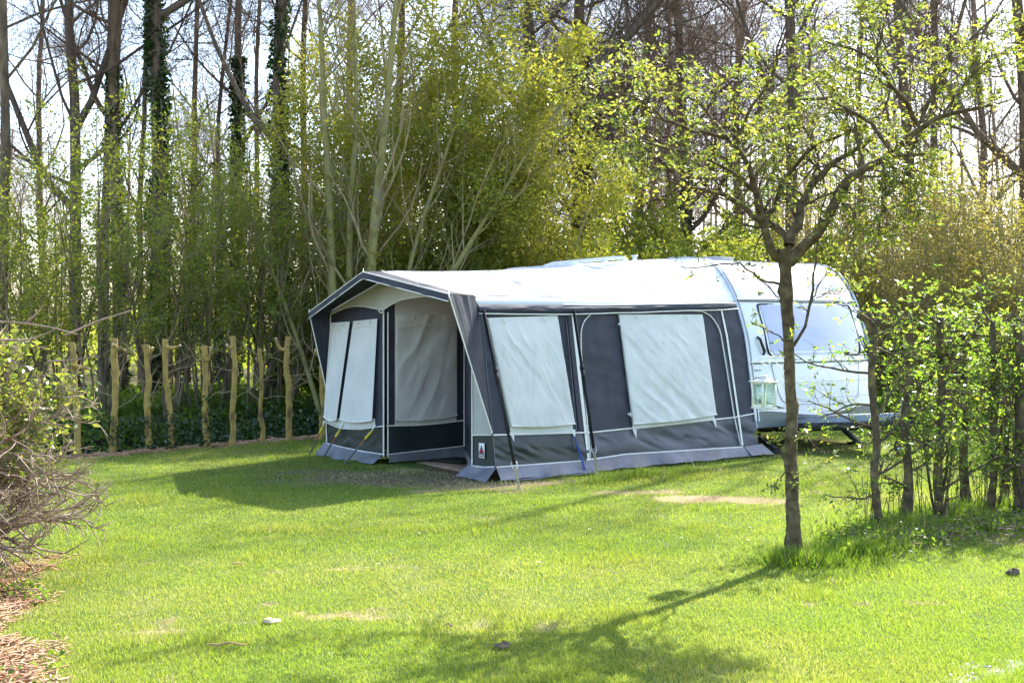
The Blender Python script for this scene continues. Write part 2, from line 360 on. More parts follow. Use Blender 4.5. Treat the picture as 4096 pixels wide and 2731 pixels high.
tag(obj('ground', np.stack([X, Y, Z], 1), F, groundmat(), point=dict(dry=dry, soil=soil, mulch=mulch, litter=litter, bank=bank, grav=grav, wood=wood)), kind='structure')
# the sandy path through the wood
px = np.linspace(-40, 30, 60); wv = .5 * np.sin(px * .2)
V = np.concatenate([np.stack([px, 33.5 + wv + px * .05 + s * .8, height(px, 33.5 + wv + px * .05 + s * .8) + .02], 1) for s in (-1, 1)])
M['path'] = pmat('path', (.24, .17, .10), (.36, .27, .17), 3, .95, .3, 20, .1)
tag(obj('path', V, [[i, i + 1, 61 + i, 60 + i] for i in range(59)], M['path']), kind='structure')

# ------------------------------------------------------------------ lawn blades
def grass(name, n, ylo, yhi, hfun, wfac, seed, fr=.47, xs=None, label='', power=-1.3, mat='grass', keepfun=None):
    r = R0(seed)
    u = r.rand(n); p = power + 1
    Yb = ((ylo ** p) + u * (yhi ** p - ylo ** p)) ** (1 / p) if abs(p) > 1e-6 else ylo * (yhi / ylo) ** u
    Xb = (r.rand(n) * 2 - 1) * (Yb * fr + .4)
    if xs: Xb, Yb = xs(r, n); n = len(Xb)
    dry, soil, mulch, litter, bank, grav, wood = masks(Xb, Yb)
    la, lb = toloc(Xb, Yb)
    inside = ((la > -.02) & (la < 4.6) & (lb > .02) & (lb < 3.55))
    bad = np.maximum.reduce([dry * .8, soil * .75, mulch * .8, litter * .8, bank, grav * .55, wood * .4])
    patch = fbm(Xb * .8, Yb * .8, 40); fine = vn(Xb * 9, Yb * 9, 44)
    bad = np.maximum(bad, (fine > .86) * .5)
    keep = (r.rand(n) > bad) & ~inside & (rowd(Xb, Yb)[0] < 40)
    Xb = Xb[keep]; Yb = Yb[keep]; m = len(Xb); patch = patch[keep]; fine = fine[keep]; dy = np.maximum(dry, soil)[keep]
    h = hfun(Xb, Yb, r) ; wd = .0026 * wfac * np.maximum(1, Yb / 7.5) * (.7 + .6 * r.rand(m))
    a = r.rand(m) * 2 * PI; lean = (.15 + .75 * r.rand(m)) * h; la_ = r.rand(m) * 2 * PI
    z0 = height(Xb, Yb) - .004
    base = np.stack([Xb, Yb, z0], 1); sdv = np.stack([np.cos(a), np.sin(a), np.zeros(m)], 1) * wd[:, None]
    tip = base + np.stack([np.cos(la_) * lean, np.sin(la_) * lean, h * (.55 + .45 * r.rand(m))], 1)
    V = np.stack([base - sdv, base + sdv, tip], 1).reshape(-1, 3); F = np.arange(3 * m).reshape(m, 3)
    rnd = np.clip(.15 + .50 * patch + .20 * fbm(Xb * 4, Yb * 4, 47) + .42 * (r.rand(m) - .4) + .25 * dy, 0, 1)
    rnd = np.where(r.rand(m) < .02 + .25 * dy, .98, rnd)
    return obj(name, V, F, M[mat], smooth=False, face={'rnd': rnd})
M['grass'] = leafmat('grass', [(.06, .12, .02), (.095, .16, .026), (.14, .185, .035), (.19, .20, .055), (.48, .43, .26)], [(.18, .38, .025), (.30, .47, .032), (.41, .52, .045), (.48, .51, .07), (.65, .58, .36)], .45, .5, .3)
M['grass_long'] = leafmat('grass_long', [(.05, .11, .015), (.08, .15, .02), (.12, .17, .03), (.3, .25, .13)], [(.16, .36, .02), (.26, .44, .025), (.36, .5, .035), (.5, .42, .25)], .4, .45, .35)
def hlawn(x, y, r):
    f = fbm(x * 1.6, y * 1.6, 60)
    edge = (blob(x, y, 1.6, 14.2, 1.1, .35, .65, 61, .6, 3)) * 1.4
    return (.012 + .024 * f + .012 * r.rand(len(x))) * (1 + .7 * sst(.62, .8, f) + edge)
g1 = grass('lawn_grass', 950000, 5.4, 27, hlawn, .85, 1)
tag(g1, 'short mown bright green lawn grass', 'grass', kind='stuff')
def disk(cx, cy, rx, ry, a=0):
    def f(r, n):
        t = r.rand(n) * 2 * PI; q = np.abs(r.randn(n)) * .55 ; dx = q * np.cos(t) * rx; dy = q * np.sin(t) * ry
        return cx + dx * math.cos(a) - dy * math.sin(a), cy + dx * math.sin(a) + dy * math.cos(a)
    return f
def multi(ds):
    def f(r, n):
        k = n // len(ds); o = [d(r, k) for d in ds]; return np.concatenate([q[0] for q in o]), np.concatenate([q[1] for q in o])
    return f
tuft = grass('long_grass', 26000, 0, 0, lambda x, y, r: (.05 + .15 * r.rand(len(x)) * fbm(x * 3, y * 3, 70) * 1.5), 1.5, 2, mat='grass_long', power=0.5,
   xs=multi([disk(2.05, 9.12, .30, .2), disk(2.7, 9.6, .65, .28, .7), disk(3.2, 10.4, .6, .35, .7), disk(4.0, 11.1, .9, .45, .5), disk(2.45, 9.35, .4, .22, .6), disk(3.6, 10.5, .9, .35, .6), disk(4.9, 11.6, .9, .6, .3), disk(1.5, 14.35, .9, .16, .65)]))
tag(tuft, 'rough unmown grass round the foot of the hedge and the crooked tree', 'grass', kind='stuff')

# ------------------------------------------------------------------ awning
AW = empty('caravan_awning', (A0[0], A0[1], 0), TH)
tag(AW, 'grey and charcoal canvas awning with white ridged roof and pale blinds closed over its windows', 'awning')
def surf(name, nu, nv, fn, mat, parent=AW, smooth=True):
    u, v = np.meshgrid(np.linspace(0, 1, nu), np.linspace(0, 1, nv))
    P = fn(u, v); P = np.stack([np.broadcast_to(q, u.shape) for q in P], -1).reshape(-1, 3)
    i = np.arange(nu * nv).reshape(nv, nu)
    F = np.stack([i[:-1, :-1], i[:-1, 1:], i[1:, 1:], i[1:, :-1]], -1).reshape(-1, 4)
    return obj(name, P, F, mat, parent, smooth=smooth)
def bil(c, u, v):
    c = [np.array(q, float) for q in c]
    return [(1 - u) * (1 - v) * c[0][k] + u * (1 - v) * c[1][k] + u * v * c[2][k] + (1 - u) * v * c[3][k] for k in range(len(c[0]))]
def I(x, xs, ys): return np.interp(x, xs, ys)
RZ = [0, .56, 1.1, 1.6, 1.93, 2.06, 2.16, 2.37, 2.55, 2.66, 2.68]; RB = [-.02, .06, .14, .22, .34, .385, .43, .57, .73, .89, 1.1]
def SB(s, z):   # the leaning side wall: b at (s, z)
    w_ = sst(3.8, 4.5, s); return .154 * z * (1 - w_) + I(z, RZ, RB) * w_
zp = lambda s: I(s, [-.3, 0, 1.5, 4.06, 4.5], [.52, .51, .46, .52, .56])
zl = lambda s: I(s, [-.3, 1.26, 1.55, 2.02, 4.14, 4.6], [.16, .14, .15, .17, .13, .15])
def S(s, z, off=0): return (s, SB(s, z) - off, z)
def folds(u, v, seed, ang=.6, f=2.6, st=4.5):
    """long soft cloth folds running diagonally"""
    x = u * math.cos(ang) + v * math.sin(ang); y = -u * math.sin(ang) + v * math.cos(ang)
    x = x + .12 * fbm(u * 3, v * 3, seed + 5)
    n = fbm(x * f * st / 2, y * f * .55, seed, 3)
    return 1.05 - np.sqrt((2 * n - 1) ** 2 + .012) * 1.6
def wallz(u, lo, hi, v): return lo + (hi - lo) * v
# upper dark cloth, lower coated band, skirt
def f(u, v):
    s = .0 + 4.47 * u; z = zp(s) + (2.03 - zp(s)) * v
    return S(s, z, .012 * (fbm(s * 1.2, z * 9 + s * 1.5, 3) - .5) * 2 * np.sin(PI * np.clip(v, 0, 1)) + .01 * (fbm(s * 5, z * 2, 9) - .5))
surf('side_wall', 240, 60, f, M['fab_dark'])
def f(u, v):
    s = 0 + 4.49 * u; z = zl(s) + (zp(s) - zl(s)) * v
    return S(s, z, (.035 * (fbm(s * 1.7 + z * 2, z * 4 - s, 13) - .5) + .03 * (folds(s * .5, z, 8, .9) - .6)) * np.sin(PI * v))
def band(s0, s1, mat):
    def f(u, v):
        s = s0 + (s1 - s0) * u; z = zl(s) + (zp(s) - zl(s)) * v
        return S(s, z, (.04 * (fbm(s * 1.7 + z * 2, z * 4 - s, 13) - .5) + .035 * (folds(s * .5, z, 8, .9) - .6)) * np.sin(PI * v))
    surf('lower_band', 180, 24, f, mat)
band(0, 1.3, M['pvc_dark']); band(1.3, 4.49, M['pvc_blue'])
def skirt(s0, s1, seed, out=.1):
    def f(u, v):
        s = s0 + (s1 - s0) * u; zt = zl(s)
        k = 1 - v; fl = out * k * (.6 + .9 * fbm(s * 2.2, 0 * s, seed)) + .035 * k * np.sin(s * 9 + 3 * fbm(s * 2, 0 * s, seed + 1))
        z = zt * v + (.0 + .05 * fbm(s * 3, 1 + 0 * s, seed + 2)) * k * .8
        return (s + .04 * k * np.sign(u - .5) * (np.abs(u - .5) > .45), SB(s, zt) - .01 - fl, z + .004)
    return surf('skirt', 160, 12, f, M['skirt'])
skirt(-.0, 1.34, 4, .12); skirt(1.36, 4.18, 5, .12); skirt(4.2, 4.56, 6, .15)
def f(u, v):
    s = .1 + 1.25 * u; return (s, -.12 - .1 * v * (1 + .2 * np.sin(s * 7)) - .0 * u, .012 + .02 * fbm(s * 5, v * 3, 3))
surf('ground_flap', 60, 6, f, M['skirt'])
def piping(pts, r=.008, name='piping', mat='piping', parent=AW, k=6, n=40, sm=True):
    pts = np.array(pts, float); d = np.concatenate([[0], np.cumsum(np.linalg.norm(np.diff(pts, axis=0), axis=1))])
    t = np.linspace(0, d[-1], n) if n else d
    P = np.stack([np.interp(t, d, pts[:, i]) for i in range(3)], 1) if n else pts
    return MB().tube(P, r, k).build(name, M[mat], parent, smooth=True)
ss = np.linspace(0, 4.47, 60)
piping([S(s, float(zp(s)), .014) for s in ss], .010)
piping([S(s, float(zl(s)), .014) for s in ss if s < 1.34] , .008)
piping([S(s, float(zl(s)), .014) for s in ss if 1.36 < s < 4.2], .010)
def blind(name_seed, TL, TR, BR, BL, bot, ang, amp=.022):
    def g(u, v, off=0.): 
        s, z = bil([BL, BR, TR, TL], u, v); z = z - .02 * np.sin(PI * u) * (1 - v)
        return s, z
    def f(u, v):
        s, z = bil([(BL[0] + .01, bot[0]), (BR[0] - .01, bot[1]), TR, TL], u, v); return S(s, z, .012)
    surf('window_panel', 20, 20, f, M['fab_light'])
    def f(u, v):
        s, z = g(u, v); e = np.sin(PI * np.clip(u, 0, 1)) ** .35 * np.clip((1 - v) * 4, .1, 1)
        d = .03 + amp * e * folds(u * 1.1, v * 1.2, name_seed, ang) + amp * .6 * e * folds(u, v, name_seed + 3, -ang * .7, 2.2) + .012 * (1 - v) + amp * .35 * fbm(u * 14, v * 14, name_seed + 7) * e
        return S(s + .008 * (fbm(v * 9, 0 * v, name_seed) - .5) * (np.abs(u - .5) > .49), z, d)
    b = surf('window_blind', 110, 110, f, M['fab_light'])
    uu = np.linspace(0, 1, 30)
    def line(vv, off, bow=0): return [S(*[float(q) for q in (lambda sz: (sz[0], sz[1] + bow * math.sin(PI * x)))(g(x, vv))], off) for x in uu]
    piping(line(0, .05), .009, 'hem', parent=b); piping(line(.9, .032, .035), .005, 'seam', parent=b)
    for x in (.2, .78):
        s, z = g(x, .975); MB().tube([S(s - .01, z + .012, .04), S(s, z, .055), S(s + .005, z - .045, .06)], .007, 6).build('toggle', M['piping'], b)
    for x in (0.02, .98):
        s, z = bil([BL, BR, TR, TL], x, 0.)
        s = float(s); z = float(z) - .08
        MB().add([S(s - .035, z + .01, .02), S(s + .035, z + .01, .02), S(s + .01, z - .10, .03)], [[0, 1, 2]]).build('corner_tab', M['fab_light'], b)
blind(20, (.07, 1.82), (1.13, 1.85), (1.22, .58), (.25, .60), (.51, .46), .5)
blind(31, (2.15, 1.87), (3.68, 1.88), (3.71, .58), (2.18, .53), (.46, .50), .75, .028)
for z in (1.75, .65): MB().tube([S(2.13, z, .02), S(2.13, z, .06)], .012, 6).tube([S(2.13, z - .025, .06), S(2.13, z + .025, .06)], .009, 6).build('toggle', M['piping'], AW)
piping([S(*p, .016) for p in [(2.6, 1.93), (2.2, 1.94), (1.88, 1.93), (1.68, 1.87), (1.55, 1.78), (1.49, 1.66), (1.46, 1.4), (1.45, 1.0), (1.44, .5), (1.43, .16)]], .008, 'zip')
piping([S(*p, .016) for p in [(2.6, 1.93), (3.3, 1.93), (3.7, 1.92), (3.86, 1.86), (3.95, 1.75), (4.0, 1.66), (4.03, 1.21), (4.07, .51), (4.13, .16)]], .009, 'zip')
piping([S(1.28, 1.98, .015), S(1.25, .15, .02)], .004, 'seam', 'skirt'); piping([S(3.98, 1.9, .015), S(4.06, 1.2, .02), S(4.1, .16, .02)], .004, 'seam', 'skirt')
def strip(name, s0, z0, s1, z1, w, mat, off=.02):
    def f(u, v): s = s0 + (s1 - s0) * v + w * (u - .5); z = z0 + (z1 - z0) * v; return S(s, z, off)
    return surf(name, 3, 30, f, mat)
strip('zip_cover', 1.385, 1.98, 1.41, .15, .05, M['piping'], .014); strip('zip_cover', 4.1, 1.98, 4.17, .15, .035, M['piping'], .014)
strip('webbing', 1.33, 1.98, 1.33, .5, .07, M['fab_dark'], .02)
# roof: ridge along a at b = 1.95
FR = lambda b: I(b, [.06, 1.95, 3.5], [-.62, -.5, -.35])      # front edge
def roof_sec(a, v, side):
    w_ = np.clip(a / 4.5, 0, 1) ** 2.1
    if side > 0:   # near half
        eb = np.where(a < 0, I(a, [-.62, 0], [.06, .32]), .32); ez = 2.075 + 0 * a
        rz = 2.40 + .015 * np.clip(a, -.6, 4.5) ; rz = np.where(a < 0, 2.40 + .04 * a, rz)
        b1 = 1.95 + (eb - 1.95) * v; z1 = rz + (ez - rz) * v - .03 * np.sin(PI * v) * np.clip(a + .3, 0, 1)
        cb = [1.95, 1.5, 1.1, .89, .73, .57, .43, .385]; cz = [2.70, 2.69, 2.68, 2.66, 2.55, 2.37, 2.16, 2.06]; cv = [0, .22, .42, .53, .65, .78, .92, 1]
        b2 = I(v, cv, cb); z2 = I(v, cv, cz)
    else:
        eb = I(a, [-.35, 0, 4.5], [3.48, 3.52, 3.55]); ez = I(a, [-.35, 0, 4.5], [1.9, 1.93, 2.1]); rz = np.where(a < 0, 2.40 + .04 * a, 2.40 + .015 * a)
        b1 = 1.95 + (eb - 1.95) * v; z1 = rz + (ez - rz) * v; b2 = 1.95 + 1.6 * v; z2 = 2.70 + 0 * v
    return b1 * (1 - w_) + b2 * w_, z1 * (1 - w_) + z2 * w_
def roofsurf(name, mat, side, lo, hi):
    def f(u, v):
        a0 = lo(v); a = a0 + (hi(v) - a0) * u; b, z = roof_sec(a, v, side)
        return a, b, z + .004 + .012 * (fbm(a * 1.5 + v, v * 5, 44) - .5) * np.sin(PI * v)
    return surf(name, 120, 50, f, mat)
fr1 = lambda v: FR(1.95 - 1.89 * v); fr2 = lambda v: FR(1.95 + 1.55 * v)
roofsurf('roof', M['roof_cloth'], 1, lambda v: -.24 - .04 * v, lambda v: 4.5 + 0 * v)
roofsurf('roof', M['roof_cloth'], -1, lambda v: .002 + 0 * v, lambda v: 4.5 + 0 * v)
roofsurf('canopy', M['fab_dark'], 1, fr1, lambda v: -.24 - .04 * v); roofsurf('canopy', M['fab_dark'], -1, fr2, lambda v: 0 * v)
piping([(-.235, 1.95, 2.405), (-.275, .215, 2.09)], .005, 'seam')
for a_, a2_ in ((1.4, 1.1), (3.1, 2.9)):
    pts_ = []
    for v_ in np.linspace(0, 1, 16):
        aa_ = a_ + (a2_ - a_) * v_; bz = roof_sec(np.float64(aa_), np.float64(v_), 1); pts_.append((aa_, float(bz[0]), float(bz[1]) + .008 + .006 * math.sin(PI * v_)))
    piping(pts_, .005, 'seam', 'van_trim')
# canopy front: hanging edge with white piping
def edge(v_): 
    b = .06 + 3.42 * v_; z = np.where(b < 1.95, 2.375 + (2.07 - 2.375) * (1.95 - b) / 1.89, 2.375 + (1.9 - 2.375) * (b - 1.95) / 1.53); return FR(b), b, z
def f(u, v):
    a, b, z = edge(u); return a - .004 + .012 * np.sin(b * 9) * (1 - v), b, z - .075 * (1 - v)
surf('canopy_valance', 80, 5, f, M['fab_dark'])
vv = np.linspace(0, 1, 41)
piping([np.array([float(q) for q in edge(x)]) + (-.008, 0, -.075) for x in vv], .007); piping([np.array([float(q) for q in edge(x)]) + (-.008, 0, .006) for x in vv], .007)
for b in (.06, 1.95, 3.48):
    a_, b_, z_ = edge((b - .06) / 3.42); MB().tube([(a_, b_, z_ - .03), (a_, b_, z_ + .05)], .004, 6).build('pole_tip', M['steel'], AW)
# canopy wings
def wing(P1, P2, P3, seed):
    P1, P2, P3 = map(np.array, (P1, P2, P3))
    nrm = np.cross(P2 - P1, P3 - P1); nrm = nrm / np.linalg.norm(nrm)
    def f(u, v):
        q = P1[:, None, None] + (P2 - P1)[:, None, None] * v + (P3 - P2)[:, None, None] * (v * u)
        d = .03 * (fbm(u * 7, v * .8, seed) - .5) * v * np.sin(PI * np.clip(u, 0, 1)) * 2 
        return [q[k] + nrm[k] * d for k in range(3)]
    surf('canopy_wing', 50, 50, f, M['fab_dark'])
    piping([P1 + (P3 - P1) * t for t in np.linspace(0, 1, 20)], .008)
wing((0, .08, .53), (0, .315, 2.06), (-.62, .06, 2.07), 5)
wing((0, 3.60, .80), (0, 3.50, 1.93), (-.35, 3.48, 1.9), 6)
piping([S(0, z, .01) for z in np.linspace(.15, 2.03, 20)], .004, 'seam', 'skirt')
# pale band and dark hanging valance along the eave
def f(u, v):
    a = -.1 + 4.5 * u; b1, z1 = roof_sec(a, np.ones_like(a), 1); zb = I(a, [-.1, 2, 4.4], [1.965, 1.975, 2.03])
    return a, b1 * v + (SB(a, zb) - .03) * (1 - v) + .004 - .02 * np.sin(PI * v) + .006 * fbm(a * 3, v * 2, 3), z1 * v + zb * (1 - v)
surf('roof_edge', 120, 8, f, M['roof_cloth'])
def f(u, v):
    a = -.06 + 4.46 * u; zt = I(a, [-.1, 2, 4.4], [1.97, 1.98, 2.035]) ; h = I(a, [-.1, .3, 1.2, 2, 4.1, 4.4], [.10, .105, .11, .095, .085, .07])
    return a, SB(a, zt) - .035 - .03 * np.sin(PI * v) * (.4 + 1.2 * fbm(a * 3.5, v * 3, 8)) - .01, zt - h * (1 - v) + .012 * (fbm(a * 2, 0 * a, 5) - .5)
surf('valance', 200, 10, f, M['fab_dark'])
aa = np.linspace(-.06, 4.4, 70)
piping([(a, float(SB(a, 1.88)) - .05, float(I(a, [-.1, 2, 4.4], [1.97, 1.98, 2.035]) - I(a, [-.1, .3, 1.2, 2, 4.1, 4.4], [.10, .105, .11, .095, .085, .07]) + .012 * (fbm(a * 2, 0, 5) - .5))) for a in aa], .008)
piping([(a, float(SB(a, 1.98)) - .045, float(I(a, [-.1, 2, 4.4], [1.975, 1.985, 2.04]))) for a in aa if a > 1.2], .006)
# front wall, left of the centre post
ZF = lambda b: I(b, [2.2, 2.73, 3.22, 3.65], [.485, .41, .39, .45]); ZL = lambda b: I(b, [2.2, 2.6, 3.1, 3.65], [.125, .13, .145, .17])
arcz = lambda b: I(b, [.3, .42, .8, 1.37, 1.84, 2.1, 2.25, 2.4, 2.66, 2.9, 3.08, 3.3, 3.52], [1.92, 1.95, 2.04, 2.085, 2.055, 1.985, 1.925, 1.945, 1.975, 1.985, 1.97, 1.93, 1.87])
lb_ = lambda z: 3.50 + .13 * (1 - sst(0, 1.9, z))    # left edge bulges towards the foot
def f(u, v):
    b = 2.23 + (3.58 - 2.23) * u; z = ZF(b) + (arcz(b) + .01 - ZF(b)) * v; b = 2.23 + (lb_(z) - 2.23) * u
    return -.03 * np.sin(PI * u) * (1 - v), b, z
surf('front_wall', 60, 40, f, M['fab_dark'])
def f(u, v):
    b = 2.23 + 1.38 * u; z = ZL(b) + (ZF(b) - ZL(b)) * v
    return -.03 * np.sin(PI * u) + .03 * (folds(u, v * .4, 50, .8) - .7) * np.sin(PI * v), b, z
surf('lower_band', 70, 14, f, M['pvc_dark'])
def f(u, v):
    b = 2.25 + 1.42 * u; k = 1 - v; return -.03 * np.sin(PI * u) - .012 - .13 * k * (.5 + fbm(b * 2.5, 0 * b, 71)) - .03 * k * np.sin(b * 11), b, ZL(b) * v + .03 * k * fbm(b * 3, 0 * b, 7) + .004
surf('skirt', 60, 8, f, M['skirt'])
uu = np.linspace(0, 1, 30)
piping([(-.03 * math.sin(PI * x) - .012, 2.23 + x * (3.63 - 2.23), float(ZF(2.23 + x * 1.4))) for x in uu], .009)
piping([(-.03 * math.sin(PI * x) - .012, 2.23 + x * 1.37, float(ZL(2.23 + x * 1.37))) for x in uu], .009)
piping([(-.012, float(lb_(z)) + .005, z) for z in np.linspace(.45, 1.9, 20)] [::-1] + [(-.012, 3.60, .17)], .009)
piping([(-.012, 2.24, z) for z in np.linspace(.1, 1.93, 12)], .011); piping([(.02, 2.19, z) for z in np.linspace(.1, 1.9, 12)], .008)
piping([(-.014, b, float(arcz(b))) for b in np.linspace(.42, 3.52, 60)], .008)
def fblind(TL, TR, BR, BL, seed, roundc=0):
    def g(u, v): return bil([BL, BR, TR, TL], u, v)
    def f(u, v):
        b, z = g(u, v); z = z - .03 * np.sin(PI * u) * (1 - v) ** 2
        e = np.sin(PI * u) ** .4 * np.clip((1 - v) * 4, .1, 1)
        return -.035 - .03 * np.sin(PI * (2.23 + (b - 2.23)) / 9) * 0 - .022 * e * folds(u * .9, v * .35, seed, .12, 2.4) - .02 * (1 - v) - .03 * (1 - v) * np.sin(PI * np.clip((b - 2.23) / 1.4, 0, 1)), b, z
    o = surf('window_blind', 60, 80, f, M['fab_light'])
    piping([tuple(float(q) for q in (lambda r: (r[0] - .004, r[1], r[2]))(f(np.float64(x), np.float64(0.)))) for x in uu], .008, 'hem', parent=o)
    piping([tuple(float(q) for q in (lambda r: (r[0] - .003, r[1], r[2] + .03 * math.sin(PI * x)))(f(np.float64(x), np.float64(.91)))) for x in uu], .005, 'seam', parent=o)
    for x in (.25, .75):
        r = [float(q) for q in f(np.float64(x), np.float64(.97))]; MB().tube([(r[0] - .01, r[1], r[2] + .02), (r[0] - .015, r[1], r[2] - .02)], .006, 6).build('toggle', M['piping'], o)
fblind((3.475, 1.77), (2.99, 1.785), (3.25, .50), (3.60, .53), 80); fblind((2.91, 1.79), (2.35, 1.82), (2.42, .54), (3.17, .52), 91)
def f(u, v):
    b = 2.42 + 1.19 * u; z = ZF(b) + .012 + (.10) * v; return -.03 * np.sin(PI * np.clip((b - 2.23) / 1.35, 0, 1)) - .008, b, z
surf('window_panel', 40, 4, f, M['fab_light'])
# gable above the two arches
def f(u, v):
    b = .32 + 3.2 * u; zr = np.where(b < 1.95, 2.395 + (2.075 - 2.395) * (1.95 - b) / 1.63, 2.395 + (1.93 - 2.395) * (b - 1.95) / 1.57)
    return -.004 + .01 * (fbm(b * 2, v * 2, 5) - .5), b, arcz(b) + (zr - .012 - arcz(b)) * v
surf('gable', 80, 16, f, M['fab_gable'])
MB().tube([(-.03, 2.27 + .05 * math.cos(t), 1.93 - .035 * math.sin(t)) for t in np.linspace(0, PI, 12)], .008, 6).build('piping', M['piping'], AW)
# entrance folded inwards: centre post -> inner corner -> right-hand post
def door(p, q, z0f, z1f, top, seed, nm, mats, cuts):
    p = np.array(p); q = np.array(q); d = q - p; L = np.linalg.norm(d); n = np.array([d[1], -d[0]]) / L
    def strip_(t0, t1, za, zb, mat, name, off, amp=0, ang=.5):
        def f(u, v):
            t = t0 + (t1 - t0) * u; z = za(t) + (zb(t) - za(t)) * v
            o = off + amp * (folds(u * 1.1, v * 1.2, seed, ang, 1.5) + .35 * folds(u, v, seed + 2, ang + .25, 2.2)) * np.sin(PI * u) ** .4
            return p[0] + d[0] * t + n[0] * o, p[1] + d[1] * t + n[1] * o, z
        return surf(name, 80 if amp else 12, 80 if amp else 12, f, mat)
    return strip_, lambda t, z, o: (p[0] + d[0] * t + n[0] * o, p[1] + d[1] * t + n[1] * o, z)
zpd = lambda t: .485 + .02 * t - .02 * np.sin(PI * t); zld = lambda t: .125 + .045 * t; top = lambda t: 2.42 + 0 * t
st_, pt = door((0, 2.2), (1.17, 2.12), 0, 0, 0, 101, '', None, None)
st_(0, 1, zpd, top, M['fab_dark'], 'door_panel', 0)
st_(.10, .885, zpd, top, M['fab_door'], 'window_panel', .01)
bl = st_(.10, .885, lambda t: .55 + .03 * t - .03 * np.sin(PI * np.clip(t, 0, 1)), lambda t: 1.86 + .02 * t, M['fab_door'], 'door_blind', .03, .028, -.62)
piping([pt(.1 + .785 * x, .55 + .03 * x - .02 * math.sin(PI * x), .045) for x in uu], .007, 'hem', parent=bl)
piping([pt(.1 + .785 * x, 1.71 + .03 * x + .02 * math.sin(PI * x), .075) for x in uu], .006, 'seam', parent=bl)
for x in (.3, .7): MB().tube([pt(x, 1.86, .06), pt(x, 1.80, .075)], .007, 6).build('toggle', M['piping'], bl)
st_(0, 1, zld, zpd, M['pvc_dark'], 'lower_band', .004)
st_(.02, .98, lambda t: .03 + .0 * t, zld, M['skirt'], 'skirt', .03)
piping([pt(x, float(zpd(x)), .014) for x in uu], .009); piping([pt(x, float(zld(x)), .014) for x in uu], .009); piping([pt(.995, z, .014) for z in (.17, 1, 2.3)], .008)
st_, pt = door((1.17, 2.12), (.02, .43), 0, 0, 0, 111, '', None, None)
st_(0, 1, lambda t: .5 + 0 * t, lambda t: 2.36 - .36 * t, M['fab_dark'], 'door_panel', 0); st_(0, 1, lambda t: .15 + 0 * t, lambda t: .5 + 0 * t, M['pvc_dark'], 'lower_band', 0); st_(0, 1, lambda t: .01 + 0 * t, lambda t: .15 + 0 * t, M['skirt'], 'skirt', .01)
piping([pt(.02, z, .012) for z in (.17, 1, 2.2)], .006)
# narrow front panel right of the entrance, with the badge
def fs(z0, z1):
    def f(u, v):
        z = z0(u) + (z1(u) - z0(u)) * v; br = .154 * z; bl_ = .43 + .0 * z; return -.004 + 0 * u, br + (bl_ - br) * u, z
    return f
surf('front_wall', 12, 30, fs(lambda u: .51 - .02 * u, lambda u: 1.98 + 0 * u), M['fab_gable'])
surf('lower_band', 12, 12, fs(lambda u: .155 - .02 * u, lambda u: .51 - .02 * u), M['pvc_dark'])
piping([(-.014, .09, .51), (-.014, .25, .50), (-.014, .43, .485)], .008); piping([(-.014, .43, z) for z in (1.96, 1, .48, .135)], .009); piping([(-.014, .43, .135), (-.014, .2, .14), (-.01, .03, .16)], .008)
def f(u, v):
    b = .0 + .5 * u; k = 1 - v; return -.01 - .15 * k - .04 * k * np.sin(u * 7), b + .04 * k * (u - .3), .145 * v + .02 * k * np.abs(np.sin(u * 5)) + .004
surf('skirt', 20, 8, f, M['skirt'])
bg = empty('badge', (-.02, .245, .325), -PI / 2, AW)   # local x runs right when looking at the front wall
def flat(name, pts, mat, off, parent=bg): 
    n = len(pts); return MB().prism(pts, 0, .002, lambda x, y, z: (x, off - 0 - z, y)).build(name, M[mat], parent)
flat('badge_plate', [(-.052, -.085), (.052, -.085), (.052, .085), (-.052, .085)], 'badge_white', 0)
flat('badge_triangle', [(-.043, -.026), (.043, -.026), (0, .06)], 'badge_dark', -.003)
for i, t in enumerate([[(-.036, -.022), (-.003, -.022), (-.02, .008)], [(-.014, .012), (.014, .012), (0, -.018)], [(.003, -.022), (.036, -.022), (.02, .008)]]): flat('badge_emblem', t, 'badge_red', -.006)
flat('badge_bar', [(-.043, -.06), (.043, -.06), (.043, -.028), (-.043, -.028)], 'badge_dark', -.003)
def text(name, s, size, mat, parent, loc, rot, ext=.001, sx=1, bold=0):
    c = bpy.data.curves.new('t', 'FONT'); c.body = s; c.size = size; c.extrude = ext; c.align_x = 'CENTER'; c.align_y = 'CENTER'; c.offset = bold
    t = bpy.data.objects.new('t', c); COL.objects.link(t); bpy.context.view_layer.update()
    me = bpy.data.meshes.new_from_object(t.evaluated_get(bpy.context.evaluated_depsgraph_get())); bpy.data.objects.remove(t)
    me.materials.clear(); me.materials.append(M[mat]); o = link(name, me, parent); o.location = loc; o.rotation_euler = rot; o.scale = (sx, 1, 1); return o
text('lettering', 'Dorema', .028, 'badge_white', bg, (0, -.006, -.045), (PI / 2, 0, 0), sx=.85, bold=.0006)
# left side wall (turned away from the camera)
surf('side_wall', 30, 20, lambda u, v: (4.5 * u, 3.60 - .06 * v, .5 + 1.5 * v + .12 * u * v), M['fab_dark'])
surf('lower_band', 30, 6, lambda u, v: (4.5 * u, 3.605 + 0 * u, .15 + .35 * v), M['pvc_dark'])
surf('skirt', 30, 4, lambda u, v: (4.5 * u, 3.61 + .1 * (1 - v) + .02 * np.sin(u * 30), .01 + .14 * v), M['skirt'])
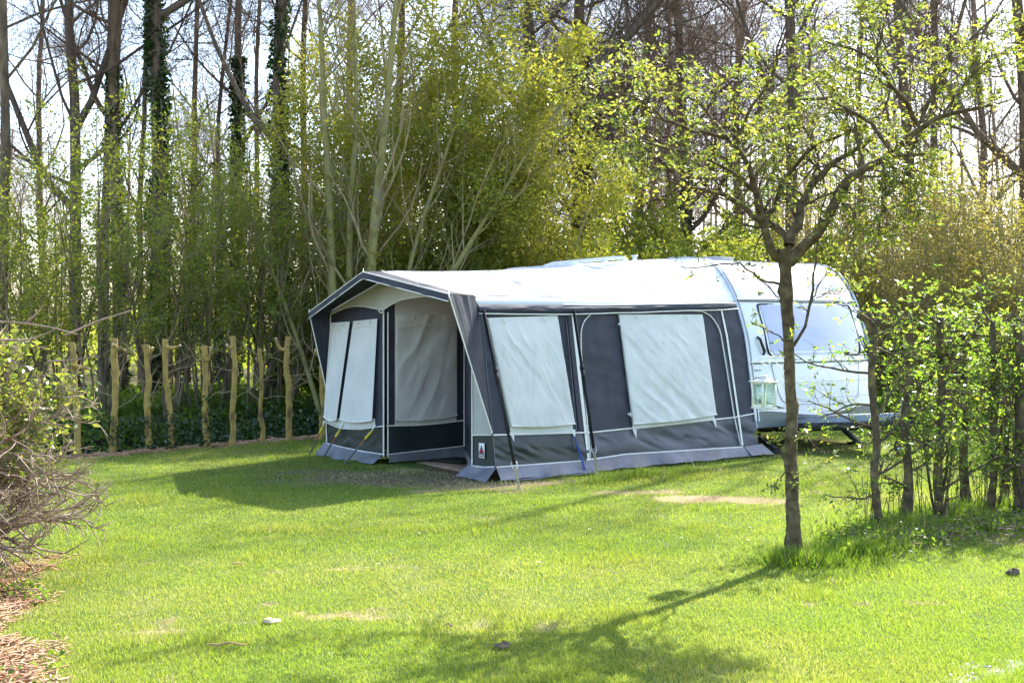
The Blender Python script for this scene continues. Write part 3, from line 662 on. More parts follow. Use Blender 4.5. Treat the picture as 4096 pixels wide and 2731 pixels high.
# storm straps, cord, rubber guys with pegs
def strap_(T, P, w, tb, endt):
    T = np.array(T); P = np.array(P); d = P - T
    o = MB().beam(T, T + d * endt, .05, .004, up=(1, 0, .2)).build('storm_strap', M['strap'], AW)
    c = T + d * tb; MB().beam(c - d * .012, c + d * .012, .062, .02, up=(1, 0, .2)).beam(c + d * .01, c + d * .075, .05, .018, up=(1, 0, .2)).build('buckle', M['strap'], o)
    e = T + d * endt; q = d / np.linalg.norm(d)
    MB().tube([e + np.array([sx * .038, 0, 0]) + q * sy for sx, sy in ((-.9, -.03), (-1, 0), (-.9, .035), (-.4, .055), (0, .06), (.4, .055), (.9, .035), (1, 0), (.9, -.03))], .005, 6).build('hook', M['steel'], o)
    return e + q * .055, q
e, q = strap_((0, .24, 1.9), (-.27, -.72, 0), .05, .35, .865)
def peg(p, q, nm, label, L=.19, r=.014):
    V = np.array([p, p + q * L]); W = [(A0[0] + UA[0] * v[0] + UB[0] * v[1], A0[1] + UA[1] * v[0] + UB[1] * v[1], v[2]) for v in V]
    o = MB().tube([np.array(W[0]) - (0, 0, 0), W[0], np.array(W[1])][1:], r, 10).build(nm, M['steel'], None, smooth=True); tag(o, label, 'tent peg', 'pegs holding the awning straps'); return o
peg(e, q, 'tent_peg', 'steel tube peg at the foot of the strap by the awning corner', .3)
e2, q2 = strap_((1.37, .24, 1.93), (1.22, -.34, 0), .05, .36, .84)
peg(e2, q2, 'tent_peg', 'steel tube peg at the foot of the strap by the door zip', .3)
MB().tube([S(1.2, .43, .03), (1.205, .01, .37)], .008, 6).tube([(1.20, .01, .36), (1.245, -.1, .02)], .006, 6).tube([(1.215, .01, .36), (1.265, -.1, .02)], .006, 6).build('tie_cord', M['blue_cord'], AW)
for (bt, zt, bb, ab) in ((3.60, .44, 3.80, -.16), (3.16, .42, 3.40, -.19), (2.38, .46, 2.6, -.36)):
    T = np.array([-.05, bt, zt]); P = np.array([ab, bb, 0.]); d = P - T
    o = MB().tube([T + d * .52, P], .012, 8).build('guy_rod', M['rod'], AW, smooth=True)
    MB().tube([T + d * .3, T + d * .53], .008, 6).build('rubber_ring', M['orange'], o, smooth=True)
    MB().tube([T + d * .12, T + d * .16, T + d * .3, T + d * .34], [.006, .014, .016, .01], 8).tube([T + d * .06 + (0, .016, 0), T + d * .26 + (0, .02, 0)], .005, 6).tube([T + d * .06 - (0, .016, 0), T + d * .26 - (0, .02, 0)], .005, 6).build('tensioner', M['yellow'], o, smooth=True)
    MB().add([T + (-.004, .025, .03), T + (-.004, -.03, .03), T + d * .12], [[0, 1, 2]]).build('guy_tab', M['fab_light'], o)
# mats in the entrance
mt = MB().prism([(.12, .48), (.36, 2.06), (1.05, 2.0)], .008, .02).build('ground_mat', M['mat_brown'], None); mt.location = (A0[0], A0[1], 0); mt.rotation_euler = (0, 0, TH)
tag(mt, 'flat brown carpet laid in the folded entrance of the awning', 'carpet')
mt = MB().prism([(.62, 1.46), (.52, 2.04), (.98, 2.04), (1.02, 1.78)], .024, .045).build('door_mat', M['mat_dark'], None); mt.location = (A0[0], A0[1], 0); mt.rotation_euler = (0, 0, TH)
tag(mt, 'dark rough doormat at the back of the awning entrance', 'doormat')

# ------------------------------------------------------------------ caravan
CV = empty('touring_caravan', (A0[0], A0[1], 0), TH)
tag(CV, 'white touring caravan with rounded nose and large front window behind the awning', 'caravan')
pf = np.array([(.03, .36), (.05, .5), (.08, .7), (.14, 1.1), (.22, 1.6), (.34, 1.93), (.43, 2.16), (.57, 2.37), (.73, 2.55), (.89, 2.64), (1.15, 2.685), (2.0, 2.70), (4, 2.71), (5.4, 2.70), (5.75, 2.62), (5.95, 2.4), (6.05, 2.0), (6.1, 1.2), (6.1, .36)])
def resamp(p, n, smooth=4):
    d = np.concatenate([[0], np.cumsum(np.linalg.norm(np.diff(p, axis=0), axis=1))]); t = np.linspace(0, d[-1], n)
    q = np.stack([np.interp(t, d, p[:, 0]), np.interp(t, d, p[:, 1])], 1)
    for _ in range(smooth): q[1:-1] = (q[:-2] + 2 * q[1:-1] + q[2:]) / 4
    return q
pr = resamp(pf, 220, 12)
CA0, CA1 = 4.5, 7.25; cm = (CA0 + CA1) / 2; hw = (CA1 - CA0) / 2
def bow(a, z): return -.09 * (1 - ((a - cm) / hw) ** 2) * sst(.3, 1.2, z) * (1 - sst(2.0, 2.66, z))
def NB(a, z, off=0): return float(np.interp(z, pr[:60, 1], pr[:60, 0]) + bow(a, z) - off)
inset = [(0, .0)]
av = np.concatenate([[CA0, CA0 + .01, CA0 + .03, CA0 + .06], np.linspace(CA0 + .1, CA1 - .1, 22), [CA1 - .06, CA1 - .03, CA1 - .01, CA1]])
ins = np.interp(np.minimum(av - CA0, CA1 - av), [0, .01, .03, .06, .1], [.05, .03, .012, .003, 0])
cen = np.array([3.0, 1.5]); V = []
tn = np.gradient(pr, axis=0); nr = np.stack([tn[:, 1], -tn[:, 0]], 1); nr /= np.linalg.norm(nr, axis=1, keepdims=True)
sgn = np.sign(((cen - pr) * nr).sum(1))[:, None]
for a, i in zip(av, ins):
    q = pr + nr * sgn * i; bb = q[:, 0] + np.where(q[:, 0] < 1.2, bow(a, q[:, 1]), 0)
    V.append(np.stack([np.full(len(q), a), bb, q[:, 1]], 1))
V = np.concatenate(V); m_, n_ = len(av), len(pr); i = np.arange(m_ * n_).reshape(m_, n_)
F1 = np.stack([i[:-1, :-1], i[:-1, 1:], i[1:, 1:], i[1:, :-1]], -1).reshape(-1, 4)
Vc = np.concatenate([V, [[CA0, 3, 1.2], [CA1, 3, 1.2]]]); T = []
for k, c in ((0, m_ * n_), (m_ - 1, m_ * n_ + 1)):
    for j in range(n_): T.append([i[k, j], i[k, (j + 1) % n_], c])
obj('body', Vc, [F1, np.array(T)], M['van_white'], CV, smooth=True)
MB().box((cm, 3.1, .34), (2.55, 5.8, .08)).build('floor_pan', M['van_dark'], CV)
# dark lower part of the nose and white line
def nose(name, a0, a1, z0, z1, off, mat, nu=40, nv=14, parent=CV):
    def f(u, v):
        a = a0 + (a1 - a0) * u; z = z0(a) + (z1(a) - z0(a)) * v
        return a, np.interp(z, pr[:60, 1], pr[:60, 0]) + bow(a, z) - off, z
    return surf(name, nu, nv, f, mat, parent)
nose('lower_panel', CA0 + .03, CA1 - .03, lambda a: .36 + 0 * a, lambda a: .58 - .10 * sst(4.6, 5.9, a) + .10 * sst(5.9, 7.2, a), .006, M['van_grey'])
def f(u, v):
    a = 4.53 + .62 * u; z = .60 + .17 * (1 - u) ** 1.2 * v; return a, np.interp(z, pr[:60, 1], pr[:60, 0]) + bow(a, z) - .006, z
surf('lower_panel', 20, 6, f, M['van_grey'], CV)
al = np.linspace(CA0 + .02, CA1 - .02, 40)
def strip3(name, z, off, r, mat, a0=CA0 + .01, a1=CA1 - .01, sq=1): 
    o = piping([(a, NB(a, z) - off, z) for a in np.linspace(a0, a1, 40)], r, name, mat, CV); return o
strip3('trim_strip', 2.10, .008, .012, 'van_trim'); strip3('trim_strip', 2.07, .008, .009, 'van_dark'); strip3('trim_strip', 1.24, .012, .014, 'van_white'); strip3('trim_strip', 1.218, .004, .006, 'van_dark')
strip3('trim_strip', .95, .0, .006, 'van_trim', 5.3, 7.2); strip3('trim_strip', .72, .0, .006, 'van_trim', 5.3, 7.2)
# front window with rounded lower corners
wa0, wa1, wz0, wz1 = 4.86, 6.98, 1.31, 2.03
def rrect(a0, a1, z0, z1, r, n=6):
    P = []
    for cx, cz, t0, rr in ((a1 - r, z0 + r, -PI / 2, r), (a1 - .03, z1 - .03, 0, .03), (a0 + .03, z1 - .03, PI / 2, .03), (a0 + r, z0 + r, PI, r)):
        for t in np.linspace(t0, t0 + PI / 2, n): P.append((cx + rr * math.cos(t), cz + rr * math.sin(t)))
    return P
nose('window', wa0 + .05, wa1 - .05, lambda a: wz0 + .02 + .06 * sst(.1, 0, np.minimum(a - wa0 - .05, wa1 - .05 - a)), lambda a: wz1 - .01 + 0 * a, .012, M['acrylic'], 50, 20)
fr_ = nose('window_surround', wa0 + .012, wa1 - .012, lambda a: wz0 + .012 + .05 * sst(.08, 0, np.minimum(a - wa0 - .012, wa1 - .012 - a)), lambda a: wz1 + 0 * a, .007, M['van_trim'], 50, 16)
P = rrect(wa0, wa1, wz0, wz1, .1); P.append(P[0])
piping([(a, NB(a, z) - .012, z) for a, z in P], .014, 'window_seal', 'van_dark', CV, n=90)
nose('window_strip', wa0 + .1, wa1 - .1, lambda a: 1.36 + 0 * a, lambda a: 1.375 + 0 * a, .016, M['van_trim'])  # narrow strip in the trim material across the lower part of the window
for a in (5.25, 6.6): MB().box((a, NB(a, 1.34) - .02, 1.34), (.08, .03, .03)).build('window_catch', M['van_dark'], CV)
# grab handles with recess, vents, gas locker outline
for a in (4.70, 7.05):
    o = MB().tube([(a, NB(a, 1.58) - .01, 1.58), (a + .01, NB(a, 1.55) - .045, 1.55), (a + .06, NB(a, 1.38) - .05, 1.38), (a + .075, NB(a, 1.34) - .012, 1.34)], [.018, .02, .02, .016], 8).build('grab_handle', M['van_dark'], CV, smooth=True)
for k, z in enumerate((1.13, 1.03, .93)): piping([(4.56, NB(4.56, z) - .006, z), (4.56 + .13, NB(4.69, z) - .006, z)], .006, 'side_vent', 'van_dark', CV, n=4)
lid = [(4.90, 1.2), (4.96, .95), (5.02, .78), (5.08, .70), (5.2, .665), (6.2, .62), (6.7, .665), (6.82, .72), (6.9, 1.2)]
piping([(a, NB(a, z) - .004, z) for a, z in lid], .010, 'locker_lid_edge', 'van_trim', CV, n=90)
# near side awning rail
piping([(CA0 - .02, float(b) - .01, float(z)) for b, z in pr[2:75]], .022, 'awning_rail', 'van_trim', CV, n=80)
piping([(CA0 + .05, float(b) - .012 , float(z)) for b, z in pr[2:75]], .010, 'edge_trim', 'van_white', CV, n=80)
piping([(CA1 - .01, float(b) - .012, float(z)) for b, z in pr[2:75]], .018, 'awning_rail', 'van_trim', CV, n=80)
lt = text('lettering', 'HOME-CAR', .16, 'decal_blue', CV, (6.55, 0, 2.29), (0, 0, 0), .001, .98, .0)
def wrap(o, ac, zc, off, tilt=0):
    me = o.data; n = len(me.vertices); c = np.empty(n * 3, np.float32); me.vertices.foreach_get('co', c); c = c.reshape(-1, 3)
    out = np.array([(ac + x * o.scale[0], NB(ac + x, zc + y) - off - z, zc + y) for x, y, z in c], np.float32); me.vertices.foreach_set('co', out.ravel()); o.location = (0, 0, 0); o.rotation_euler = (0, 0, 0); o.scale = (1, 1, 1); me.update()
wrap(lt, 6.55, 2.30, .012)
nose('swoosh', 6.25, 7.08, lambda a: 2.185 + .02 * np.sin((a - 6.25) * 3.7) - .0 * a, lambda a: 2.185 + .02 * np.sin((a - 6.25) * 3.7) + .022 * np.sin(PI * np.clip((a - 6.25) / .83, 0, 1)), .010, M['decal_red'], 30, 3)
# roof: rack, chimney, rooflight
def rail(a):
    r = MB().tube([(a, 4.95, 2.69), (a, 4.85, 2.73), (a, 4.68, 2.76), (a, 3.2, 2.79), (a, 3.02, 2.78), (a, 2.93, 2.70)], .03, 8)
    for b in (4.5, 3.45): r.box((a, b, 2.735), (.05, .09, .08))
    return r.build('roof_rail', M['van_white'], CV, smooth=True)
rail(4.95); rail(6.7)
MB().tube([(4.95, 2.79, 2.69), (4.95, 2.79, 2.79)], .035, 12).tube([(4.95, 2.79, 2.795), (4.95, 2.79, 2.815)], .055, 12).build('chimney', M['van_white'], CV)
MB().tube([(4.9, 4.1, 2.70), (4.9, 4.1, 2.74), (4.9, 4.1, 2.765)], [.16, .15, .06], 14).build('roof_vent', M['van_white'], CV, smooth=True)
MB().box((5.3, 1.5, 2.71), (.4, .4, .03)).box((5.3, 1.5, 2.73), (.43, .43, .012)).build('rooflight', M['van_trim'], CV)
# chassis, drawbar, jockey wheel, steadies, wheels
MB().beam((4.95, .6, .30), (5.80, -1.35, .42), .06, .11).beam((6.8, .6, .30), (5.92, -1.35, .42), .06, .11).beam((5.86, -1.3, .44), (5.86, -1.62, .45), .09, .09).build('drawbar', M['van_dark'], CV)
cv = [(4.9, .18), (5.3, .10), (5.62, -1.0), (5.72, -1.2), (6.0, -1.2), (6.1, -1.0), (6.42, .10), (6.8, .18)]
MB().prism(cv, .335, .46, lambda x, y, z: (x, y, z + max(0, -y) * .09)).build('drawbar_cover', M['fairing'], CV)
MB().tube([(5.86, -1.62, .45), (5.86, -1.74, .47), (5.86, -1.78, .42)], [.05, .055, .04], 10).tube([(5.86, -1.5, .5), (5.86, -1.42, .62), (5.86, -1.2, .68)], .015, 8).build('hitch', M['van_dark'], CV, smooth=True)
j = MB().tube([(5.98, -1.22, .16), (5.98, -1.22, .72)], .024, 10).tube([(5.98, -1.22, .74), (6.06, -1.22, .78)], .01, 6).tube([(5.98, -1.18, .16), (5.98, -1.18, .1)], .012, 6).build('jockey_stem', M['steel'], CV, smooth=True)
def wheel(c, r, w, name, parent=CV):
    c = np.array(c, float); prf = [(-.5, .62), (-.5, .88), (-.35, 1.), (.35, 1.), (.5, .88), (.5, .62)]
    n = 28; V = [[c[0] + p[0] * w, c[1] + math.cos(t) * r * p[1], c[2] + math.sin(t) * r * p[1]] for t in np.arange(n) * 2 * PI / n for p in prf]
    F = [[k * 6 + q, k * 6 + (q + 1) % 6, ((k + 1) % n) * 6 + (q + 1) % 6, ((k + 1) % n) * 6 + q] for k in range(n) for q in range(6)]
    o = obj(name, V, np.array(F), M['rubber'], parent)
    MB().tube([c - (w * .3, 0, 0), c + (w * .3, 0, 0)], r * .62, 20).tube([c - (w * .42, 0, 0), c + (w * .42, 0, 0)], r * .2, 12).build('rim', M['van_trim'], o); return o
wheel((5.98, -1.22, .11), .11, .07, 'jockey_wheel')
wheel((4.72, 3.2, .32), .32, .19, 'wheel'); wheel((7.03, 3.2, .32), .32, .19, 'wheel')
for a, s in ((4.9, 1), (6.75, -1)):
    for b, t in ((.45, -1), (5.6, 1)):
        o = MB().beam((a - .05 * s, b, .31), (a - .30 * s * 0 - .0, b + t * .42, .05), .07, .05).build('steady_leg', M['van_dark'], CV)
        MB().box((a, b + t * .42, .022), (.22, .2, .045)).build('foot_pad', M['van_dark'], o)

# ------------------------------------------------------------------ row of cut trunks
POL = [  # px, base py, top py, width px, label
 (175, 1046, 782, 25, 'cut trunk furthest left in the row, with one curved side stub', [(1, .80, 34, -8)]),
 (262, 1040, 774, 27, 'cut trunk with a round sawn face near its top and a short right stub', [(0, .93, 8, 2), (1, .92, 20, -6)]),
 (341, 1035, 790, 24, 'cut trunk with an upright sawn prong on its right side and ivy at its foot', [(1, .92, 8, 14)]),
 (397, 1032, 777, 22, 'slightly leaning cut trunk with a bent stub curling right at its top', [(1, .93, 30, 4)]),
 (474, 1028, 792, 24, 'cut trunk with two pale sawn tips and a vertical sprout beside them', [(1, .86, 10, 30)]),
 (537, 1024, 770, 22, 'tall knobbly cut trunk with bare shoots springing from halfway up', [(-1, .9, 6, 6)]),
 (603, 1016, 798, 17, 'thinnest and shortest cut trunk of the row with peeling bark', [(-1, .86, 6, 8)]),
 (667, 1013, 772, 24, 'cut trunk with a thin stub rising left and yellow moss at its foot', [(-1, .88, 16, 26)]),
 (741, 1008, 790, 22, 'cut trunk nearest the awning, partly hidden by the dark canopy wing', [(-1, .9, 8, 10)])]
for q, (bx, by, ty, wp, lab, stubs) in enumerate(POL):
    rg = R0(200 + q); Yd = FP * CZ / (by - 750); Xd = (bx - 1176) / FP * Yd; H = (by - ty) / FP * Yd; r = wp * .60 / 2 / FP * Yd
    root = empty('cut_trunk', (Xd, Yd, height(Xd, Yd) - .01), 0); tag(root, lab, 'tree trunk', 'row of cut tree trunks behind the lawn')
    n = 40; k = 16; t = np.linspace(0, 1, n); lean = rg.randn(2) * .03
    if q == 3: lean = np.array([-.10, 0])
    cxs = lean[0] * t + .09 * (fbm(t * 3, 0 * t, 300 + q) - .5); cys = lean[1] * t
    th = np.arange(k) * 2 * PI / k
    rad = r * (1.0 + .35 * np.exp(-t * 14) - .08 * t)[:, None] * (1 + .20 * (fbm(t[:, None] * 9 + 3, np.cos(th)[None] * 1.2 + 5, 310 + q) - .5) * 2 + .10 * (fbm(t[:, None] * 22, np.sin(th)[None] * 2 + 9, 330 + q) - .5))
    for _ in range(10):
        t0 = rg.rand(); a0 = rg.rand() * 2 * PI; rad *= 1 + .55 * np.exp(-((t[:, None] - t0) * H / .022) ** 2 - ((np.angle(np.exp(1j * (th[None] - a0)))) / .6) ** 2)
    V = np.stack([cxs[:, None] + rad * np.cos(th), cys[:, None] + rad * np.sin(th), np.broadcast_to((t * H)[:, None], rad.shape)], -1).reshape(-1, 3)
    i = np.arange(n * k).reshape(n, k); F = np.stack([i[:-1], np.roll(i[:-1], -1, 1), np.roll(i[1:], -1, 1), i[1:]], -1).reshape(-1, 4)
    obj('trunk', V, F, M['bark_pollard'], root)
    top = V.reshape(n, k, 3)[-1]; MB().add(np.concatenate([top + (0, 0, .001), [top.mean(0) + (0, 0, .003)]]), [[j, (j + 1) % k, k] for j in range(k)]).build('sawn_face', M['cut_wood'], root)
    for sx, tt, dx, dz in stubs:
        p = np.array([cxs[int(tt * (n - 1))], -r * .3, tt * H]); dx = dx / FP * Yd; dz = dz / FP * Yd
        pts = [p, p + (sx * (r + dx * .4), -.02, -.1 * dx + dz * .1), p + (sx * (r + dx * .8), -.03, dz * .55 - .05 * dx), p + (sx * (r + dx), -.05, dz)]
        if sx == 0: pts = [p, p + (.01, -r * .8, .01), p + (.01, -r * 1.9, .03)]
        st = MB().tube(pts, [r * .75, r * .6, r * .5, r * .5][:len(pts)], 9).build('stub', M['bark_pollard'], root, smooth=True)
        d = np.array(pts[-1]) - np.array(pts[-2]); d /= np.linalg.norm(d); MB().tube([np.array(pts[-1]), np.array(pts[-1]) + d * .006], r * .45, 9).build('sawn_face', M['cut_wood'], st)
    base = np.stack([cxs, cys, t * H], 1)[None]; br = np.full((1, n), r)
    P1, R1 = grow(base, br, 5 + rg.randint(5), .55, (45, 85), 7, rg, .18, .12, .35, .95, .12, .3, .3, flat=.3); R1[:] = np.linspace(.008, .0025, 7)
    P2, R2 = grow(P1, R1, 3, .22, (30, 60), 5, rg, .12, .1); R2[:] = np.linspace(.004, .0015, 5)
    V, F = join([tubes(P1, R1, 4), tubes(P2, R2, 3)]); obj('shoots', V, F, M['twig_olive'], root)
    if q in (2, 3, 4, 1):
        pt = rg.rand(260, 3); a = pt[:, 0] * 2 * PI; zz = pt[:, 1] ** 1.6 * H * (.35 if q != 4 else .5); pts = np.stack([np.cos(a) * r * 1.3, np.sin(a) * r * 1.3, zz], 1) + rg.randn(260, 3) * .03
        leafobj('ivy', leaves(pts, .05, rg, .01, .3, .9), M['leaf_ivy'], root)

# ------------------------------------------------------------------ tree builders
def trunk_poly(H, r, lean, rng, n=14, wob=.6, taper=.35, flare=.25):
    t = np.linspace(0, 1, n); x = lean[0] * t ** 1.3 * H + wob * (fbm(t * 3 + rng.rand() * 50, 0 * t, 7) - .5) * 2 * t; y = lean[1] * t * H + wob * (fbm(t * 3 + 20 + rng.rand() * 50, 0 * t, 8) - .5) * t
    R = r * (1 - (1 - taper) * t + flare * np.exp(-t * 30)); return np.stack([x, y, t * H], 1)[None], R[None]
def big_tree(name, loc, H, r, seed, style='open', lean=(0, 0), ivy=0, mats=('bark_dark', 'twig_dark'), label='', group=None, cat='tree', forks=None, tmin=.3, dens=1., mesh_only=False):
    rng = R0(seed); TP, TR = trunk_poly(H, r, lean, rng)
    root = empty(name, (loc[0], loc[1], height(np.float64(loc[0]), np.float64(loc[1])) - .05), 0)
    parts = [tubes(TP, TR, 12)]; src = [(TP, TR)]
    for (t0, dx, dy, Lf, rf) in forks or []:
        i = t0 * 13; i0 = int(i); p = TP[0, i0] * (1 - (i - i0)) + TP[0, min(13, i0 + 1)] * (i - i0)
        tt = np.linspace(0, 1, 10); P = np.stack([p[0] + dx * Lf * tt ** .8, p[1] + dy * Lf * tt ** .8, p[2] + Lf * tt ** 1.15 * math.sqrt(max(.05, 1 - dx * dx * .8 - dy * dy * .8))], 1) + np.cumsum(rng.randn(10, 3) * .03, 0) * (tt > 0)[:, None]
        P = P[None]; Rf = (r * rf * (1 - .7 * tt))[None]; parts.append(tubes(P, Rf, 9)); src.append((P, Rf))
    V, F = join(parts); obj('trunk', V, F, M[mats[0]], root)
    n1 = {'open': 17, 'dense': 28, 'pole': 18, 'fine': 34}[style]; L1 = {'open': .32, 'dense': .34, 'pole': .16, 'fine': .26}[style] * H
    out = []; tw = []
    for j, (P, R) in enumerate(src):
        sc_ = 1 if j == 0 else .55
        a, b = grow(P, R, int(n1 * dens * (1 if j == 0 else .6)), L1 * sc_, (35, 70), 8, rng, .14, .06, tmin if j == 0 else .15, 1, .38, .25, .45, .012)
        b = np.minimum(b, .075)
        a2, b2 = grow(a, b, 8, L1 * .38 * sc_, (30, 65), 6, rng, .16, .05, .15, 1, .55, .3, .5, .005)
        dr = -.03 if style in ('dense', 'fine') else .03
        a3, b3 = grow(a2, b2, 6, L1 * .20 * sc_ + .25, (25, 60), 5, rng, .17, dr, .1, 1, .6, .4, .4, .0035)
        out += [tubes(a, b, 6), tubes(a2, b2, 4)]; tw.append(tubes(a3, np.maximum(b3, .003), 3))
        if style in ('dense', 'fine'):
            a4, b4 = grow(a3, b3, 5, L1 * .11 + .25, (20, 50), 4, rng, .16, -.08, .15, 1, .7, .5, .3, .0028); tw.append(tubes(a4, np.maximum(b4, .002), 3))
        else:
            a4, b4 = grow(a3, b3, 3, L1 * .08 + .2, (20, 50), 4, rng, .16, .0, .15, 1, .7, .5, .3, .0028); tw.append(tubes(a4, np.maximum(b4, .002), 3))
    V, F = join(out); obj('branches', V, F, M[mats[0]], root)
    V, F = join(tw); obj('crown', V, F, M[mats[1]], root, smooth=False)
    if ivy:
        N_ = int(ivy * 9000); t = rng.rand(N_) ** 1.0 * (.30 + .22 * min(1, ivy)); i = t * 13; i0 = np.clip(i.astype(int), 0, 12); f_ = (i - i0)[:, None]; p = TP[0, i0] * (1 - f_) + TP[0, i0 + 1] * f_
        a = rng.rand(N_) * 2 * PI; keep = fbm(a * 1.0, t * 22, seed, 3) > .47; rr = (r * (1 - .65 * t) + .01 + .07 * ivy ** .5 * rng.rand(N_) ** 1.5 * (.4 + fbm(t * 25, a, seed + 1)))[:, None]
        p = p + np.stack([np.cos(a), np.sin(a), 0 * a], 1) * rr; leafobj('ivy', leaves(p[keep], .085, rng, .03, .4, .95), M['leaf_ivy'], root)
    tag(root, label, cat, group); return root
def place(px, Y): return ((px - 1176) / FP * Y, Y)
def wr(px_w, Y): return px_w / 2 / FP * Y
GT = 'tall bare trees of the wood'
TREES = [
 (6, 25, 27, 17, 'open', (.0, 0), 0, 'dark straight trunk cut by the left edge of the picture', None, .35, .9),
 (172, 27, 30, 17, 'open', (-.0, 0), 0, 'bare tree whose dark trunk forks twice low down, first tall tree from the left edge', [(.24, -.40, .0, 8, .6), (.34, .22, .1, 8, .6), (.29, .5, .1, 5, .35), (.27, -.75, 0, 4.5, .3)], .33, .9),
 (238, 31, 26, 17, 'pole', (.02, 0), .15, 'plain dark trunk just left of the reddish trunk with ivy on its lower half', [(.4, -.35, .0, 6, .5)], .3, 1),
 (276, 27, 33, 18, 'open', (-.012, 0), .45, 'reddish brown trunk clothed in ivy only below mid height', None, .42, .8),
 (325, 34, 16, 16, 'pole', (.01, 0), 0, 'slender bare trunk between the reddish trunk and the thick ivy trunk', None, .3, .9),
 (360, 26, 42, 18, 'open', (.0, 0), 1.3, 'thickest trunk on the left, wrapped in dark ivy almost to the top', [(.44, .6, .1, 7, .45)], .42, .9),
 (428, 31, 17, 16, 'pole', (.035, 0), .25, 'thin tree leaning slightly right with a crooked side branch and little ivy', None, .28, 1),
 (505, 31, 13, 15, 'pole', (.015, 0), .4, 'thinner of the two close ivy stems standing side by side', None, .3, .8),
 (536, 29, 25, 16, 'pole', (.004, 0), .9, 'thicker of the two close ivy stems, with a long branch leaning right', [(.36, .35, .0, 7, .35)], .4, .6),
 (598, 35, 15, 16, 'pole', (.0, 0), .1, 'narrow bare trunk left of the trunk with scattered ivy', None, .3, 1),
 (643, 26, 36, 18, 'open', (.005, 0), .8, 'stout trunk with scattered bright ivy, just left of the pale many-stemmed tree', [(.30, -.42, 0, 6, .4)], .4, 1),
 (700, 34, 20, 17, 'dense', (.0, 0), .2, 'dark trunk hidden behind the pale many-stemmed tree', None, .3, .8),
 (905, 36, 26, 17, 'dense', (.02, 0), .2, 'dark trunk showing above the leafy bush behind the awning ridge', None, .35, .9),
 (1060, 37, 24, 17, 'dense', (-.02, 0), 0, 'bare tree behind the right half of the big leafy bush', None, .35, .9),
 (1238, 29, 30, 17, 'open', (-.025, 0), 0, 'bare tree with a thick limb sweeping up right above the awning', [(.38, -.35, 0, 6, .5), (.40, .72, -.2, 7, .75), (.30, .8, .1, 5, .4)], .33, 1),
 (1338, 31, 38, 17, 'fine', (.01, 0), .8, 'broad ivy dark trunk veiled by hanging brown twigs', [(.28, -.3, 0, 5, .4)], .22, 1.2),
 (1470, 36, 26, 17, 'fine', (.02, 0), .1, 'bare tree with hanging brown twigs behind the caravan roof rail', None, .2, 1.2),
 (1590, 33, 28, 17, 'fine', (-.03, 0), .3, 'bare tree with many brown twigs left of the crooked fruit tree crown', [(.25, .45, 0, 6, .5)], .2, 1.2),
 (1700, 38, 24, 18, 'fine', (.0, 0), 0, 'slender bare tree seen through the left part of the fruit tree crown', None, .22, 1.1),
 (1822, 29, 33, 18, 'open', (-.005, 0), 0, 'straight grey trunk rising directly behind the crooked fruit tree', [(.36, -.4, 0, 6, .4)], .3, 1.1),
 (1960, 37, 20, 16, 'dense', (.02, 0), 0, 'slim bare tree between the grey trunk and the pair of trunks on the right', None, .25, .8),
 (2088, 28, 28, 17, 'open', (-.008, 0), 0, 'bare tree, left one of the pair of trunks above the brushwood', [(.33, .3, 0, 7, .5)], .35, 1),
 (2142, 32, 22, 17, 'open', (.01, 0), .1, 'bare tree, right one of the pair of trunks above the brushwood', None, .3, 1),
 (2250, 40, 22, 17, 'dense', (.0, 0), 0, 'distant bare tree between the pair of trunks and the big curved tree', None, .25, .9),
 (2372, 26, 36, 16, 'open', (-.035, 0), 0, 'big dark curved tree with heavy limbs at the right edge', [(.30, -.55, .0, 6, .5), (.38, .5, 0, 6, .6), (.2, -.5, .1, 3.5, .3)], .3, 1.1),
 (100, 42, 20, 15, 'dense', (.0, 0), 0, 'small distant tree with reddish twigs at the far left', None, .2, .9),
 (800, 40, 22, 17, 'fine', (.0, 0), 0, 'bare tree with fine brown twigs behind the pale many-stemmed tree', None, .25, .9)]
for q, (px_, Yd, wpx, H, st, lean, ivy, lab, fk, tm, dn) in enumerate(TREES):
    big_tree('bare_tree', place(px_, Yd), H, wr(wpx, Yd), 500 + q, st, lean, ivy, ('bark_dark' if q % 3 else 'bark_mid', 'twig_brown' if st in ('dense', 'fine') else 'twig_dark'), lab, GT, forks=fk, tmin=tm, dens=dn)

